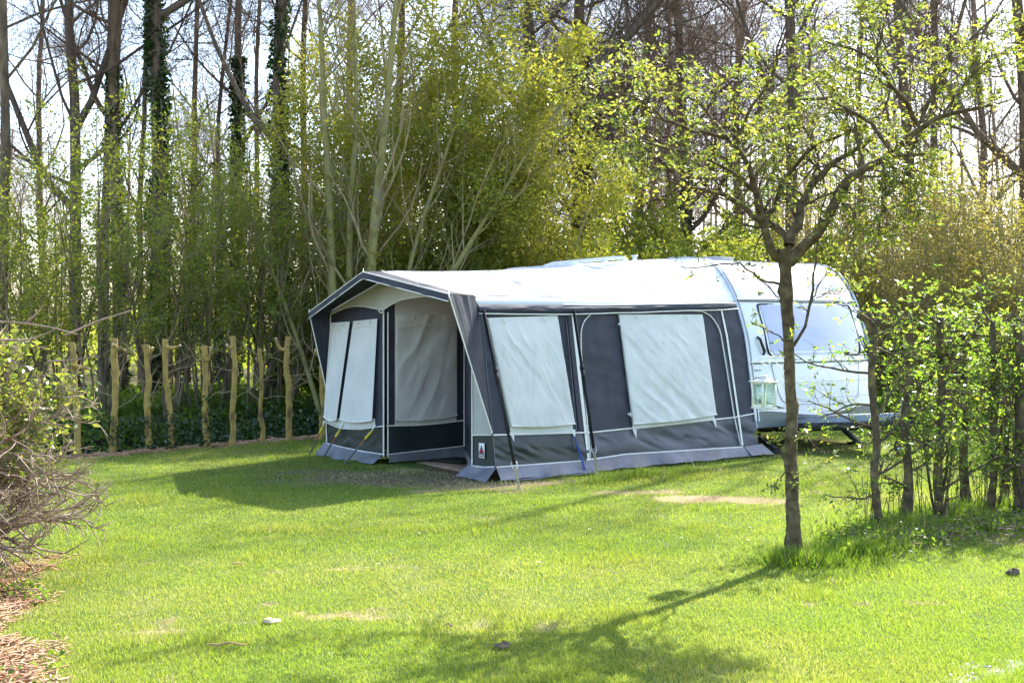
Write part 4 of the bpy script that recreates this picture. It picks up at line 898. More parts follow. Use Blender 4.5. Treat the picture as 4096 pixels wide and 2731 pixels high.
# pale many-stemmed tree behind the awning
def stems_tree(name, loc, stems, seed, barkm, twigm, leafm, nleaf, lsize, label, group=None, cat='tree', L1=2.0, n1=14, up=.14, tm=.25, jit=.04, k2=4, k3=2, ang=(25, 55)):
    rng = R0(seed); root = empty(name, (loc[0], loc[1], height(np.float64(loc[0]), np.float64(loc[1])) - .03), 0); P_ = []; R_ = []
    for (x0, y0, dx, dy, H, r) in stems:
        t = np.linspace(0, 1, 12); P_.append(np.stack([x0 + dx * t ** 1.2 + .12 * (fbm(t * 3 + rng.rand() * 90, 0 * t, 3) - .5) * 2 * t, y0 + dy * t + .1 * (fbm(t * 3 + rng.rand() * 90, 0 * t, 4) - .5) * t, H * t], 1)); R_.append(r * (1.1 - .85 * t))
    P_ = np.array(P_); R_ = np.array(R_); V, F = tubes(P_, R_, 9 if R_.max() > .04 else 5); obj('stems', V, F, M[barkm], root)
    a, b = grow(P_, R_, n1, L1, ang, 7, rng, .12, up, tm, 1, .4, .25, .5, .005); b = np.minimum(b, .03)
    a2, b2 = grow(a, b, k2, L1 * .45, (20, 50), 6, rng, .12, up, .1, 1, .55, .3, .4, .003)
    a3, b3 = grow(a2, b2, k3, L1 * .25, (20, 50), 4, rng, .14, up * .5, .1, 1, .6, .4, .4, .0025)
    V, F = join([tubes(a, b, 5), tubes(a2, b2, 3), tubes(a3, np.maximum(b3, .0025), 3)]); obj('branches', V, F, M[twigm], root, smooth=False)
    if nleaf: 
        pts = np.concatenate([along(a3, nleaf, rng, .2), along(a2, max(1, nleaf // 2), rng, .3)]); leafobj('foliage', leaves(pts, lsize, rng, jit, .2, .55), M[leafm], root)
    tag(root, label, cat, group); return root
def copy_thing(root, loc, rz, s, label, group=None):
    c = root.copy(); COL.objects.link(c); c.location = (loc[0], loc[1], height(np.float64(loc[0]), np.float64(loc[1])) - .03); c.rotation_euler = (0, 0, rz); c.scale = (s[0], s[0], s[1]); c['label'] = label
    if group: c['group'] = group
    for ch in list(root.children):
        d = ch.copy(); COL.objects.link(d); d.parent = c
    return c
Yp = 22.5; X0, _ = place(800, Yp); u_ = Yp / FP
stems_tree('pale_stemmed_tree', (X0, Yp), [(-.2, 0, -.42, .1, 9.5, .10), (-.03, .1, .15, .2, 9, .085), (.22, -.1, .75, -.1, 9.5, .11), (.3, 0, 3.6, .2, 6.5, .07), (-.35, .1, -2.2, .1, 6.0, .05), (.3, .2, 2.2, .5, 8, .06)], 900, 'bark_lichen', 'twig_olive', 'leaf_bud', 1, .05,
   'pale lichen covered tree with several upright stems just behind the awning', L1=2.6, n1=15, up=.2, tm=.22)
# big leafy bushes behind the awning roof
big = stems_tree('leafy_tree', place(1010, 24.3), [(rx, ry, dx, dy, H, .05) for rx, ry, dx, dy, H in [(-.5, 0, -1.5, 0, 6.6), (0, .3, -.6, .4, 7.4), (.3, 0, .6, -.3, 7.6), (.6, .2, 1.6, .3, 6.8), (-.2, -.3, -2.3, -.4, 5.2), (.5, -.3, 2.2, -.3, 4.6), (0, 0, .2, .8, 6), (.1, -.4, 1.2, -.8, 5.5)]], 910, 'bark_lichen', 'twig_olive', 'leaf_willow', 50, .09,
   'largest fresh green leafy tree in the middle of the wood edge', 'leafy trees at the wood edge', L1=2.0, n1=15, up=.05, tm=.08, jit=.16)
copy_thing(big, place(1175, 24), 2.1, (.8, .80), 'rounded yellow green leafy tree between the largest leafy tree and the hanging brown twigs', 'leafy trees at the wood edge')
copy_thing(big, place(860, 28), 4.0, (.85, .95), 'leafy tree filling the gap behind the pale many-stemmed tree', 'leafy trees at the wood edge')
# hazel thicket on the left
def mk_hazel(seed, n, H, sp, lab, loc, leafm='leaf_hazel', nl=8, ls=.07, bark='bark_mid', name='hazel_bush', L1=1.2, n1=7, grp='slender leafy bushes behind the row of cut trunks', up=.06, cat='bush', tm=.2):
    rng = R0(seed); st = []
    for i in range(n):
        a = rng.rand() * 2 * PI; d = sp * (.3 + .9 * rng.rand()); st.append((math.cos(a) * .25, math.sin(a) * .25, math.cos(a) * d, math.sin(a) * d * .7, H * (.6 + .5 * rng.rand()), .018 + .014 * rng.rand()))
    return stems_tree(name, loc, st, seed, bark, 'twig_olive', leafm, nl, ls, lab, grp, cat, L1=L1, n1=n1, up=up, tm=tm, jit=.06)
hz1 = mk_hazel(931, 11, 4.6, 1.5, 'leafy bush with many thin leaning stems behind the two leftmost cut trunks', place(235, 21.5))
hz2 = mk_hazel(932, 10, 5.2, 1.3, 'leafy bush with reddish stems behind the cut trunks with ivy at their feet', place(372, 22))
hz3 = mk_hazel(933, 12, 4.2, 1.7, 'leafy bush in front of the stout trunk with scattered ivy', place(640, 23.5))
HG = 'slender leafy bushes behind the row of cut trunks'
for src, px_, Yd, rz, s, lab in [(hz2, 60, 22, 1.2, (1.1, .85), 'leafy bush at the far left behind the twiggy bush'), (hz3, 470, 22.5, 2.2, (1, 1.05), 'leafy bush behind the cut trunk with two pale sawn tips'), (hz1, 560, 23, 4.2, (1, 1.0), 'leafy bush behind the thinnest cut trunk'),
    (hz2, 140, 26, 3.3, (1.1, .9), 'further leafy bush under the low forked tree'), 
    (hz2, 500, 28, 5.5, (1.1, 1.0), 'further leafy bush at the foot of the two close ivy stems'), (hz3, 400, 33, 2.5, (1.2, 1.1), 'distant leafy bush beyond the path behind the thick ivy trunk'), (hz1, -60, 24, 2.9, (1.1, .8), 'leafy bush cut by the left edge of the picture'), (hz3, 20, 31, 1.9, (1.2, .9), 'distant leafy bush by the dark trunk at the left edge')]:
    copy_thing(src, place(px_, Yd), rz, s, lab, HG)
# darker evergreen low growth and bushes behind the awning and caravan
sh = mk_hazel(941, 16, 2.7, 1.3, 'dense green bush showing over the awning roof left of the chimney', place(1330, 25), 'leaf_hazel', 14, .085, 'bark_mid', 'wood_edge_bush', 1.1, 11, 'bushes at the wood edge behind the caravan', .03, tm=.05)
for px_, Yd, rz, s, lab in [(1240, 27, 2, (1, 1.15), 'green bush below the rounded yellow green leafy tree'), (1450, 26, 4, (1, 1.15), 'green bush directly behind the caravan chimney'), (1570, 25, 1, (1.05, 1.1), 'green bush behind the middle of the caravan roof'), (1690, 26, 3, (1, 1.2), 'green bush left of the fork of the crooked fruit tree'), (1800, 25.5, 5, (1, 1.1), 'green bush behind the fork of the crooked fruit tree'),
    (760, 26, 2.6, (1, .95), 'dark leafy bush under the pale stems left of the awning peak'), (900, 25, 5.6, (1, 1.1), 'green bush right of the pale stems behind the awning'), (1060, 24, .7, (1, 1.05), 'green bush behind the awning ridge'), (1390, 30, .2, (1.2, 1.5), 'tall green bush at the foot of the ivy dark trunk'), (1640, 31, .2, (1.2, 1.4), 'tall green bush among the brown twigs')]:
    copy_thing(sh, place(px_, Yd), rz, s, lab, 'bushes at the wood edge behind the caravan')
br = mk_hazel(951, 20, 3.5, 1.7, 'budding brushwood bush right of the caravan nose', place(1985, 25), 'leaf_bud', 5, .055, 'bark_lichen', 'brushwood_bush', 1.2, 12, 'budding brushwood beyond the hedge on the right', .06, tm=.05)
for px_, Yd, rz, s, lab in [(2110, 24.5, 2, (1.05, 1.1), 'budding brushwood bush under the pair of trunks'), (2230, 24, 4, (1.05, 1.08), 'budding brushwood bush right of the pair of trunks'), (2350, 23.5, 1, (1.05, 1.15), 'budding brushwood bush at the right edge below the curved tree'), (2060, 28, 3, (1.1, 1.3), 'further brushwood bush behind the pair of trunks'), (2180, 29, 5, (1.2, 1.35), 'further brushwood bush right of the pair of trunks'), (2310, 28, .5, (1.2, 1.3), 'further brushwood bush beneath the big curved tree'), (1920, 28, 1.5, (1.1, 1.2), 'further brushwood bush above the caravan nose'), (2440, 25, 2.2, (1.1, 1.2), 'brushwood bush running out of the picture on the right')]:
    copy_thing(br, place(px_, Yd), rz, s, lab, 'budding brushwood beyond the hedge on the right')

# ------------------------------------------------------------------ far wood, ground cover
rng = R0(77); parts = []; tws = []
nt_ = 130; px_ = np.where(rng.rand(nt_) < .3, rng.rand(nt_) * 1400 - 350, 1150 + rng.rand(nt_) * 1500); Yd = 42 + 45 * rng.rand(nt_); Xd = (px_ - 1176) / FP * Yd; H = np.where(px_ < 1150, 8 + 3 * rng.rand(nt_), 13 + 6 * rng.rand(nt_)); 
t = np.linspace(0, 1, 6)
P = np.stack([Xd[:, None] + rng.randn(nt_, 1) * .8 * t, Yd[:, None] + 0 * t, H[:, None] * t], -1); R = (.05 + .07 * rng.rand(nt_))[:, None] * (1 - .7 * t)
parts.append(tubes(P, R, 6))
a, b = grow(P, R, 16, 4.2, (30, 70), 6, rng, .14, .06, .1, 1, .35, .3, .4, .02)
a2, b2 = grow(a, b, 7, 1.8, (30, 60), 4, rng, .16, .02, .1, 1, .5, .4, .4, .009)
a3, b3 = grow(a2, b2, 5, 1.1, (25, 60), 3, rng, .16, .0, .1, 1, .6, .4, .4, .004)
V, F = join([parts[0], tubes(a, b, 4), tubes(a2, np.maximum(b2, .007), 3), tubes(a3, np.maximum(b3, .0045), 3)])
tag(obj('far_wood', V, F, M['twig_brown'], smooth=False), 'distant bare woodland of brown trunks and twigs filling the gaps between the nearer trees', 'woodland', kind='stuff')
n = 70000; px_ = rng.rand(n) * 3100 - 350; Yd = 36 + 50 * rng.rand(n); X_ = (px_ - 1176) / FP * Yd
hm = .8 + 3.4 * fbm(X_ * .25, Yd * .25, 91) ** 1.5; Z_ = rng.rand(n) ** .8 * hm
keep = fbm(X_ * .9, Z_ * .9 + Yd * .2, 93) > .40
L = leaves(np.stack([X_, Yd, Z_], 1)[keep], .22, rng, .15, .1, .7); 
tag(leafobj('far_undergrowth', L, M['leaf_hazel']), 'distant leafy undergrowth below the far trees', 'undergrowth', kind='stuff')
n = 90000; dd = rng.rand(n); tt = rng.rand(n) * 24 - 9; nn = 1.9 + 12 * rng.rand(n) ** 1.6
X_ = -5.7 + .66 * tt - .75 * nn; Y_ = 16.6 + .75 * tt + .66 * nn
keep = (fbm(X_ * .8, Y_ * .8, 95) > .42) & (np.abs(Y_ - 33.5) > 1.2) & (tt < 16)
X_ = X_[keep]; Y_ = Y_[keep]; Z_ = height(X_, Y_) + rng.rand(len(X_)) ** 1.5 * (.12 + .5 * fbm(X_ * .7, Y_ * .7, 96) ** 2)
tag(leafobj('bank_plants', leaves(np.stack([X_, Y_, Z_], 1), .09, rng, .03, 0, .8), M['leaf_cover']), 'low leafy plants covering the ditch bank and wood floor', 'ground cover', kind='stuff')
n = 26000; tt = rng.rand(n) * 13 - 5; nn = .75 + 1.9 * rng.rand(n); X_ = -5.7 + .66 * tt - .75 * nn; Y_ = 16.6 + .75 * tt + .66 * nn
keep = fbm(X_ * 1.4, Y_ * 1.4, 97) > .5; X_ = X_[keep]; Y_ = Y_[keep]; Z_ = height(X_, Y_) + rng.rand(len(X_)) ** 1.2 * .5
tag(leafobj('ditch_ivy', leaves(np.stack([X_, Y_, Z_], 1), .06, rng, .03, 0, .9), M['leaf_ivy']), 'dark ivy and bramble hanging in the ditch', 'ivy', kind='stuff')
n = 60000; X_ = 1 + 16 * rng.rand(n); Y_ = 20.5 + 9 * rng.rand(n); keep = (fbm(X_ * .7, Y_ * .7, 98) > .45) & (Y_ > 22.5 - .1 * X_); X_ = X_[keep]; Y_ = Y_[keep]
Z_ = height(X_, Y_) + rng.rand(len(X_)) ** 1.5 * .6
tag(leafobj('wood_floor_plants', leaves(np.stack([X_, Y_, Z_], 1), .08, rng, .03, 0, .8), M['leaf_cover']), 'low plants along the wood edge behind the caravan', 'ground cover', kind='stuff')
# chips and litter
def chips(name, X_, Y_, L, r, seed, mat, label, dz=.01):
    g = R0(seed); n = len(X_); a = g.rand(n) * 2 * PI; l = L * (.4 + g.rand(n)); z = height(X_, Y_) + dz * (.3 + g.rand(n)) + .004
    p0 = np.stack([X_, Y_, z], 1); d = np.stack([np.cos(a) * l, np.sin(a) * l, g.randn(n) * l * .12], 1)
    P = np.stack([p0, p0 + d * .5 + g.randn(n, 3) * l[:, None] * .05, p0 + d], 1); R = (r * (.5 + g.rand(n)))[:, None] * np.array([.7, 1, .6])[None]
    V, F = tubes(P, R, 3); tag(obj(name, V, F, M[mat], smooth=False), label, 'litter', kind='stuff')
n = 5200; tt = rng.rand(n) * 12.5 - 4.5; nn = .15 + rng.randn(n) * .2 ; chips('wood_litter', -5.7 + .66 * tt - .75 * nn, 16.6 + .75 * tt + .66 * nn, .11, .006, 3, 'chip', 'reddish wood chips and twigs strewn along the row of cut trunks')
n = 30000; X_ = -5.5 + 3.9 * rng.rand(n); Y_ = 5.4 + 5 * rng.rand(n); mk = masks(X_, Y_)[2]; keep = rng.rand(n) < mk * 1.0; chips('wood_mulch', X_[keep], Y_[keep], .07, .0045, 4, 'chip', 'reddish wood chip mulch at the bottom left corner', .02)
n = 1500; X_ = 1.75 + 2 * rng.rand(n); Y_ = 5.5 + 1.5 * rng.rand(n); keep = rng.rand(n) < masks(X_, Y_)[5]; M['gravel'] = pmat('gravel', (.35, .32, .3), (.7, .66, .62), 30, .8, .1); chips('gravel', X_[keep], Y_[keep], .014, .006, 6, 'gravel', 'pale gravel showing through the thin grass at the bottom right', .008)
n = 900; X_ = 2.6 + 2.6 * rng.rand(n); Y_ = 9.6 + .62 * (X_ - 2.3) + rng.randn(n) * .22; chips('hedge_litter', X_, Y_, .12, .0035, 7, 'twig_grey', 'dry brown stalks and twigs lying under the hedge', .05)
# weeds among the mulch and under the hedge
n = 9000; X_ = -4.5 + 2.9 * rng.rand(n); Y_ = 5.6 + 4 * rng.rand(n); mk = masks(X_, Y_)[2]; keep = (fbm(X_ * 3, Y_ * 3, 99) > .52) & (mk > .1); X_ = X_[keep]; Y_ = Y_[keep]
tag(leafobj('mulch_weeds', leaves(np.stack([X_, Y_, height(X_, Y_) + .01 + .04 * rng.rand(len(X_))], 1), .032, rng, .008, -.1, .8), M['leaf_cover']), 'small green weeds growing through the wood chips', 'weeds', kind='stuff')
n = 4000; X_ = 2.4 + 3.4 * rng.rand(n); Y_ = 9.65 + .6 * (X_ - 2.5) + rng.randn(n) * .26; tag(leafobj('hedge_weeds', leaves(np.stack([X_, Y_, height(X_, Y_) + .12 * rng.rand(n) ** 1.5], 1), .035, rng, .01, 0, .8), M['leaf_ivy' if 0 else 'leaf_cover']), 'low weeds under the hedge on the right', 'weeds', kind='stuff')

# ------------------------------------------------------------------ crooked fruit tree
def trace(pts, Y0, Y1, n=14, f=None):
    f = f or (lambda x, y: (1550.3 + .4027 * x, .4027 * y)); p = np.array([f(*q) for q in pts], float)
    d = np.concatenate([[0], np.cumsum(np.linalg.norm(np.diff(p, axis=0), axis=1))]); t = np.linspace(0, d[-1], n); s = t / d[-1]
    x = np.interp(t, d, p[:, 0]); y = np.interp(t, d, p[:, 1]); Yq = Y0 + (Y1 - Y0) * s
    return np.stack([(x - 1176) / FP * Yq, Yq, CZ + (750 - y) / FP * Yq], 1)
ident = lambda x, y: (x, y)
YT = 9.24
rg = R0(1234)
AT = empty('fruit_tree', (2.07, YT, 0), 0); tag(AT, 'crooked old fruit tree with spreading crown standing on the lawn before the caravan', 'tree')
def rel(P): return P - np.array([2.07, YT, 0])
tp = rel(trace([(1826, 1300), (1822, 1240), (1820, 1150), (1816, 1050), (1820, 960), (1813, 860), (1810, 760), (1806, 680), (1803, 600), (1800, 572)], YT, YT, 60, ident)); tp[0, 2] = -.03
n = 60; k = 20; t = np.linspace(0, 1, n); th = np.arange(k) * 2 * PI / k
rr = .80 * np.interp(t, [0, .04, .12, .3, .6, .8, .95, 1], [.092, .076, .064, .057, .052, .050, .060, .068])
rad = rr[:, None] * (1 + .22 * (fbm(t[:, None] * 14, np.cos(th)[None] * 2 + 7, 41) - .5) * 2 + .14 * (fbm(t[:, None] * 45, np.sin(th)[None] * 4 + 7, 42) - .5) * 2)
for _ in range(16): t0, a0 = rg.rand(), rg.rand() * 2 * PI; rad *= 1 + .35 * np.exp(-((t[:, None] - t0) / .016) ** 2 - (np.angle(np.exp(1j * (th[None] - a0))) / .5) ** 2)
V = (tp[:, None] + np.stack([rad * np.cos(th), rad * np.sin(th), 0 * rad], -1)).reshape(-1, 3); i = np.arange(n * k).reshape(n, k)
obj('trunk', V, np.stack([i[:-1], np.roll(i[:-1], -1, 1), np.roll(i[1:], -1, 1), i[1:]], -1).reshape(-1, 4), M['bark_apple'], AT)
n = 500; t0 = rg.rand(n); a0 = rg.rand(n) * 2 * PI; j = (t0 * 59).astype(int); c = tp[j] + np.stack([np.cos(a0), np.sin(a0), 0 * a0], 1) * (rr[j] * 1.08)[:, None]
F_ = leaves(c, .022, rg, .002, -.2, .9)
LM = [  # points, r0, r1, Y0, Y1
 ([(640, 1490), (600, 1470), (545, 1455), (520, 1350), (485, 1240), (460, 1100), (425, 970), (390, 890), (350, 830), (290, 785), (220, 770), (140, 755)], .036, .010, 0, -.45),
 ([(650, 1480), (650, 1350), (570, 1300), (450, 1235), (330, 1140), (200, 1090), (50, 1070), (-60, 1020)], .034, .010, 0, .55),
 ([(650, 1400), (655, 1340), (700, 1280), (712, 1170), (780, 1060), (900, 940), (980, 870), (1080, 830), (1130, 780)], .042, .010, 0, .35),
 ([(500, 1250), (560, 1180), (620, 1040), (700, 920), (800, 830), (870, 790), (1080, 720), (1200, 610), (1400, 560)], .020, .006, .2, .6),
 ([(650, 1500), (690, 1440), (740, 1390), (810, 1370), (830, 1260), (900, 1230), (925, 1130), (990, 1040), (1080, 960), (1200, 890), (1270, 850), (1380, 730), (1530, 660), (1700, 620), (1840, 590)], .044, .010, 0, -.55),
 ([(1240, 875), (1310, 888), (1450, 878)], .014, .006, -.35, -.2),
 ([(1390, 715), (1310, 580), (1200, 430), (1100, 330), (980, 260), (860, 240)], .018, .006, -.4, -.9),
 ([(1400, 700), (1450, 590), (1520, 430), (1600, 320), (1700, 200), (1820, 90)], .016, .006, -.4, -.1),
 ([(1240, 870), (1180, 790), (1110, 695), (1000, 620), (880, 560), (700, 575), (480, 570)], .016, .006, -.35, .3),
 ([(350, 830), (400, 700), (440, 600), (480, 570), (560, 420), (590, 240), (650, 90)], .014, .004, -.4, -.9),
 ([(1150, 370), (1160, 280), (1190, 150), (1212, 10)], .010, .004, -.8, -.8),
 ([(1220, 700), (1205, 600), (1230, 500), (1100, 430), (900, 340), (850, 310)], .010, .004, -.3, .2),
 ([(1530, 660), (1620, 520), (1720, 400), (1850, 300)], .010, .004, -.6, -.8),
 ([(50, 1070), (-60, 900), (-240, 760), (-420, 650), (-560, 480)], .012, .004, .5, .9),
 ([(140, 755), (-40, 700), (-200, 560), (-330, 520)], .012, .004, -.5, -.7),
 ([(300, 790), (160, 620), (20, 480), (-150, 420)], .012, .004, -.4, .1),
 ([(460, 1100), (300, 960), (100, 880), (-120, 820), (-300, 800)], .012, .004, -.2, -.6),
 ([(925, 1130), (1000, 1180), (1040, 1300), (1000, 1400)], .010, .004, -.1, -.4),
 ([(1180, 900), (1180, 1060), (1190, 1180), (1160, 1300)], .010, .004, -.3, -.5),
 ([(1320, 890), (1340, 960), (1310, 1060)], .007, .003, -.3, -.4),
 ([(700, 1280), (620, 1100), (560, 900), (600, 760)], .012, .004, .1, .6),
 ([(780, 1060), (820, 900), (760, 760), (650, 640)], .012, .004, .1, .5),
 ([(1080, 960), (1040, 800), (1020, 680), (900, 480)], .012, .004, -.2, .3)]
LM2 = [([(1800, 655), (1770, 652), (1740, 640), (1700, 602), (1640, 606), (1560, 616)], .010, .003, 0, -.25), ([(1798, 700), (1770, 660), (1745, 645), (1720, 600)], .006, .003, 0, -.2),
 ([(1822, 795), (1845, 755), (1858, 720), (1868, 660), (1874, 600), (1880, 540), (1895, 430)], .012, .005, 0, -.15), ([(1862, 700), (1885, 645), (1905, 610), (1930, 560)], .006, .003, -.08, -.1),
 ([(1815, 860), (1760, 740), (1735, 745), (1725, 800)], .0, .0, 0, 0), ([(1825, 790), (1760, 757), (1722, 740)], .006, .003, 0, -.2), ([(1820, 985), (1850, 1000), (1880, 1030), (1900, 1045)], .008, .003, 0, -.3),
 ([(1812, 1000), (1780, 1010), (1745, 1000)], .006, .003, 0, -.2), ([(1818, 1060), (1790, 1100), (1770, 1130)], .006, .003, 0, -.3), ([(1865, 690), (1900, 672), (1935, 670), (1960, 640)], .004, .002, -.05, -.1)]
Ps = []; Rs = []; lp = []
for pts, r0, r1, y0, y1 in LM + [q for q in LM2 if q[1] > 0]:
    low = any(pts is q[0] for q in LM2); P = rel(trace(pts, YT + y0, YT + y1, 14, ident if low else None)); P[1:] += rg.randn(13, 3) * .008
    Ps.append(P); Rs.append(np.linspace(r0, r1, 14)); lp.append(low)
Ps = np.array(Ps); Rs = np.array(Rs); lp = np.array(lp)
V, F = tubes(Ps, Rs, 9); obj('limbs', V, F, M['bark_apple'], AT)
a, b = grow(Ps[~lp], Rs[~lp], 15, .34, (35, 80), 7, rg, .16, .01, .2, 1, .42, .3, .3, .004); b = np.minimum(b, .009)
a2, b2 = grow(a, b, 4, .20, (30, 65), 5, rg, .15, .04, .1, 1, .6, .4, .3, .0022)
al_, bl_ = grow(Ps[lp], Rs[lp], 6, .14, (30, 70), 5, rg, .15, .02, .2, 1, .5, .4, .3, .002)
V, F = join([tubes(a, b, 5), tubes(a2, np.maximum(b2, .002), 3), tubes(al_, bl_, 3)]); obj('twigs', V, F, M['bark_apple'], AT)
cl = np.concatenate([along(a2, 1, rg, .3), along(a, 1, rg, .3), a2[:, -1], a[:, -1], al_[:, -1], along(al_, 1, rg, .3)])
leafobj('foliage', leaves(cl, .042, rg, .012, .1, .42, 4), M['leaf_apple'], AT)

# ------------------------------------------------------------------ lantern on its scroll bracket
BR_Y = YT - .0; pX = lambda px, Y=BR_Y: (px - 1176) / FP * Y; pZ = lambda py, Y=BR_Y: CZ + (750 - py) / FP * Y
BK = empty('scroll_bracket', (2.0, BR_Y, 0), 0); tag(BK, 'small white wrought iron scroll bracket fixed to the fruit tree trunk', 'bracket')
def bp(x, y): return (pX(1693.9 + x * .1831) - 2.0, -.01, pZ(775.2 + y * .1831))
bb = MB(); bb.tube([bp(605, 240), bp(605, 400), bp(600, 600)], .005, 6); bb.tube([bp(605, 242), bp(450, 240), bp(310, 242), bp(280, 262), bp(280, 300), bp(300, 318), bp(320, 305)], .005, 6)
for cx, cy, r_ in ((560, 475, 25), (575, 590, 28), (395, 300, 24)):
    bb.tube([bp(cx + r_ * (1 - q / 26) * math.cos(q * .42), cy + r_ * (1 - q / 26) * math.sin(q * .42)) for q in range(22)], .0035, 6)
bb.tube([bp(460, 245), bp(480, 310), bp(530, 370), bp(590, 420), bp(600, 470)], .004, 6); bb.build('bracket_iron', M['white_paint'], BK, smooth=True)
LT = empty('hanging_lantern', (pX(1754), BR_Y - .01, pZ(936)), math.radians(28)); tag(LT, 'white square metal candle lantern with glass panes hanging from the scroll bracket', 'lantern')
hH = (936 - 877) / FP * BR_Y; w_ = .056
fb = MB()
for sx in (-1, 1):
    for sy in (-1, 1): fb.box((sx * w_, sy * w_, hH / 2), (.014, .014, hH))
for z in (.010, hH - .008):
    for s_ in (-1, 1): fb.box((0, s_ * w_, z), (2 * w_ - .014, .011, .020 if z < .1 else .012)).box((s_ * w_, 0, z), (.011, 2 * w_ - .014, .020 if z < .1 else .012))
fb.build('frame', M['white_paint'], LT)
MB().box((0, 0, -.002), (.135, .135, .006)).build('base_plate', M['white_paint'], LT)
MB().box((0, 0, hH + .004), (.160, .160, .006)).tube([(0, 0, hH + .006), (0, 0, hH + .016), (0, 0, hH + .026), (0, 0, hH + .030)], [.062, .055, .032, .018], 20).tube([(0, 0, hH + .03), (0, 0, hH + .046)], .022, 14).tube([(0, 0, hH + .046), (0, 0, hH + .049)], .028, 14).build('lid', M['white_paint'], LT, smooth=False)
tt_ = np.linspace(0, PI, 20); MB().tube([(.058 * math.cos(q), 0, hH + .008 + .125 * math.sin(q) ** .8) for q in tt_], .0022, 6).build('handle', M['white_paint'], LT, smooth=True)
MB().tube([(.035 * math.cos(q), 0, -.004 - .022 * math.sin(q)) for q in tt_], .002, 6).build('lower_ring', M['steel'], LT, smooth=True)
for s_ in (-1, 1):
    MB().box((0, s_ * (w_ - .002), hH / 2), (2 * w_ - .014, .002, hH - .03)).build('pane', M['glass'], LT); MB().box((s_ * (w_ - .002), 0, hH / 2), (.002, 2 * w_ - .014, hH - .03)).build('pane', M['glass'], LT)
cd = MB().tube([(0, 0, .004), (0, 0, .145)], .012, 14).tube([(0, 0, .145), (0, 0, .155)], .0015, 5).build('candle', M['candle'], None, smooth=True); cd.location = LT.location; tag(cd, 'pale green candle standing inside the hanging white lantern', 'candle')

# ------------------------------------------------------------------ hedge of cut-back shrubs on the right
def hedge_plant(px_, by, ty, wpx, seed, label, dense=1., pts=None, multi_=0, Yd=None):
    rg = R0(seed); Yd = Yd or FP * CZ / (by - 750); Xd = (px_ - 1176) / FP * Yd; H = CZ + (750 - ty) / FP * Yd; r = wpx / 2 / FP * Yd
    root = empty('hedge_shrub', (Xd, Yd, float(height(np.float64(Xd), np.float64(Yd))) - .03), 0); tag(root, label, 'shrub', 'hedge shrubs on the right')
    n = 36; k = 14; t = np.linspace(0, 1, n); th = np.arange(k) * 2 * PI / k; P0 = []; R0_ = []
    cx = .03 * (fbm(t * 4 + seed, 0 * t, 3) - .5) * 2 - (.0 if px_ > 2030 else .045) * (t - 0); cy = .03 * (fbm(t * 4 + seed, 0 * t, 4) - .5) * 2
    rad = (.74 * r * (1 + .6 * np.exp(-t * 16) - .2 * t))[:, None] * (1 + .28 * (fbm(t[:, None] * 12, np.cos(th)[None] * 2 + 7, seed) - .5) * 2 + .12 * (fbm(t[:, None] * 40, np.sin(th)[None] * 3 + 7, seed + 1) - .5) * 2)
    V = np.stack([cx[:, None] + rad * np.cos(th), cy[:, None] + rad * np.sin(th), np.broadcast_to((t * H)[:, None], rad.shape)], -1).reshape(-1, 3)
    V = np.concatenate([V, [[cx[-1], cy[-1], H + .005]]]); i = np.arange(n * k).reshape(n, k)
    obj('trunk', V, [np.stack([i[:-1], np.roll(i[:-1], -1, 1), np.roll(i[1:], -1, 1), i[1:]], -1).reshape(-1, 4), np.array([[i[-1, j], i[-1, (j + 1) % k], n * k] for j in range(k)])], M['bark_hedge'], root)
    base = np.stack([cx, cy, t * H], 1)[None]; br = np.interp(t, [0, 1], [r, r * .8])[None]
    nb = int(14 * dense); P1, R1 = grow(base, br, nb, .50 if px_ > 2030 else .72, (50, 95), 8, rg, .17, .04, .16, 1.0, .3, .3, .15, .004); R1 = np.minimum(R1, .011)
    if multi_:
        S_ = np.stack([np.stack([rg.randn() * .05 + (.12 + .1 * rg.rand()) * rg.choice([-1, 1]) * tq ** .7 + 0 * tq, rg.randn() * .05 + .12 * rg.randn() * tq, tq * H * (.5 + .5 * rg.rand())], 1) for tq in [np.linspace(0, 1, 8)] * multi_]); P1 = np.concatenate([P1, S_]); R1 = np.concatenate([R1, np.tile(np.linspace(.014, .005, 8), (multi_, 1))])
    P2, R2 = grow(P1, R1, 6, .30, (30, 70), 6, rg, .16, .04, .12, 1, .55, .35, .3, .0025)
    P3, R3 = grow(P2, R2, 3, .13, (30, 70), 4, rg, .16, .03, .2, 1, .6, .5, .2, .0018)
    q = 14; S0 = np.stack([np.stack([rg.randn() * .07 + rg.randn() * .05 * tq, rg.randn() * .06 + rg.randn() * .05 * tq, tq * (.2 + .4 * rg.rand())], 1) for tq in [np.linspace(0, 1, 4)] * q])
    V, F = join([tubes(P1, R1, 6), tubes(P2, R2, 4), tubes(P3, R3, 3), tubes(S0, np.full((q, 4), .003), 4)]); obj('branches', V, F, M['bark_hedge'], root)
    pts = np.concatenate([P3[::2, -1], along(P2, 1, rg, .2)]); leafobj('foliage', leaves(pts, .048, rg, .014, .1, .42, 5), M['leaf_hedge'], root)
    return root
HP = [(2016, 1232, 740, 26, 'hedge shrub nearest the fruit tree, sawn prongs on top and yellow lichen on trunk', 1.0, 0),
      (2084, 1215, 728, 30, 'second hedge shrub from the fruit tree, with a straight lichen spotted trunk', 1.05, 0),
      (2158, 1212, 735, 27, 'ivy green hedge shrub with several stems from a gnarled base, third from the fruit tree', 1.25, 3),
      (2278, 1192, 745, 24, 'hedge shrub with a slim trunk and thin stems rising beside it', 1.25, 3),
      (2342, 1196, 735, 36, 'thick dark hedge shrub at the right edge of the picture', 1.3, 2)]
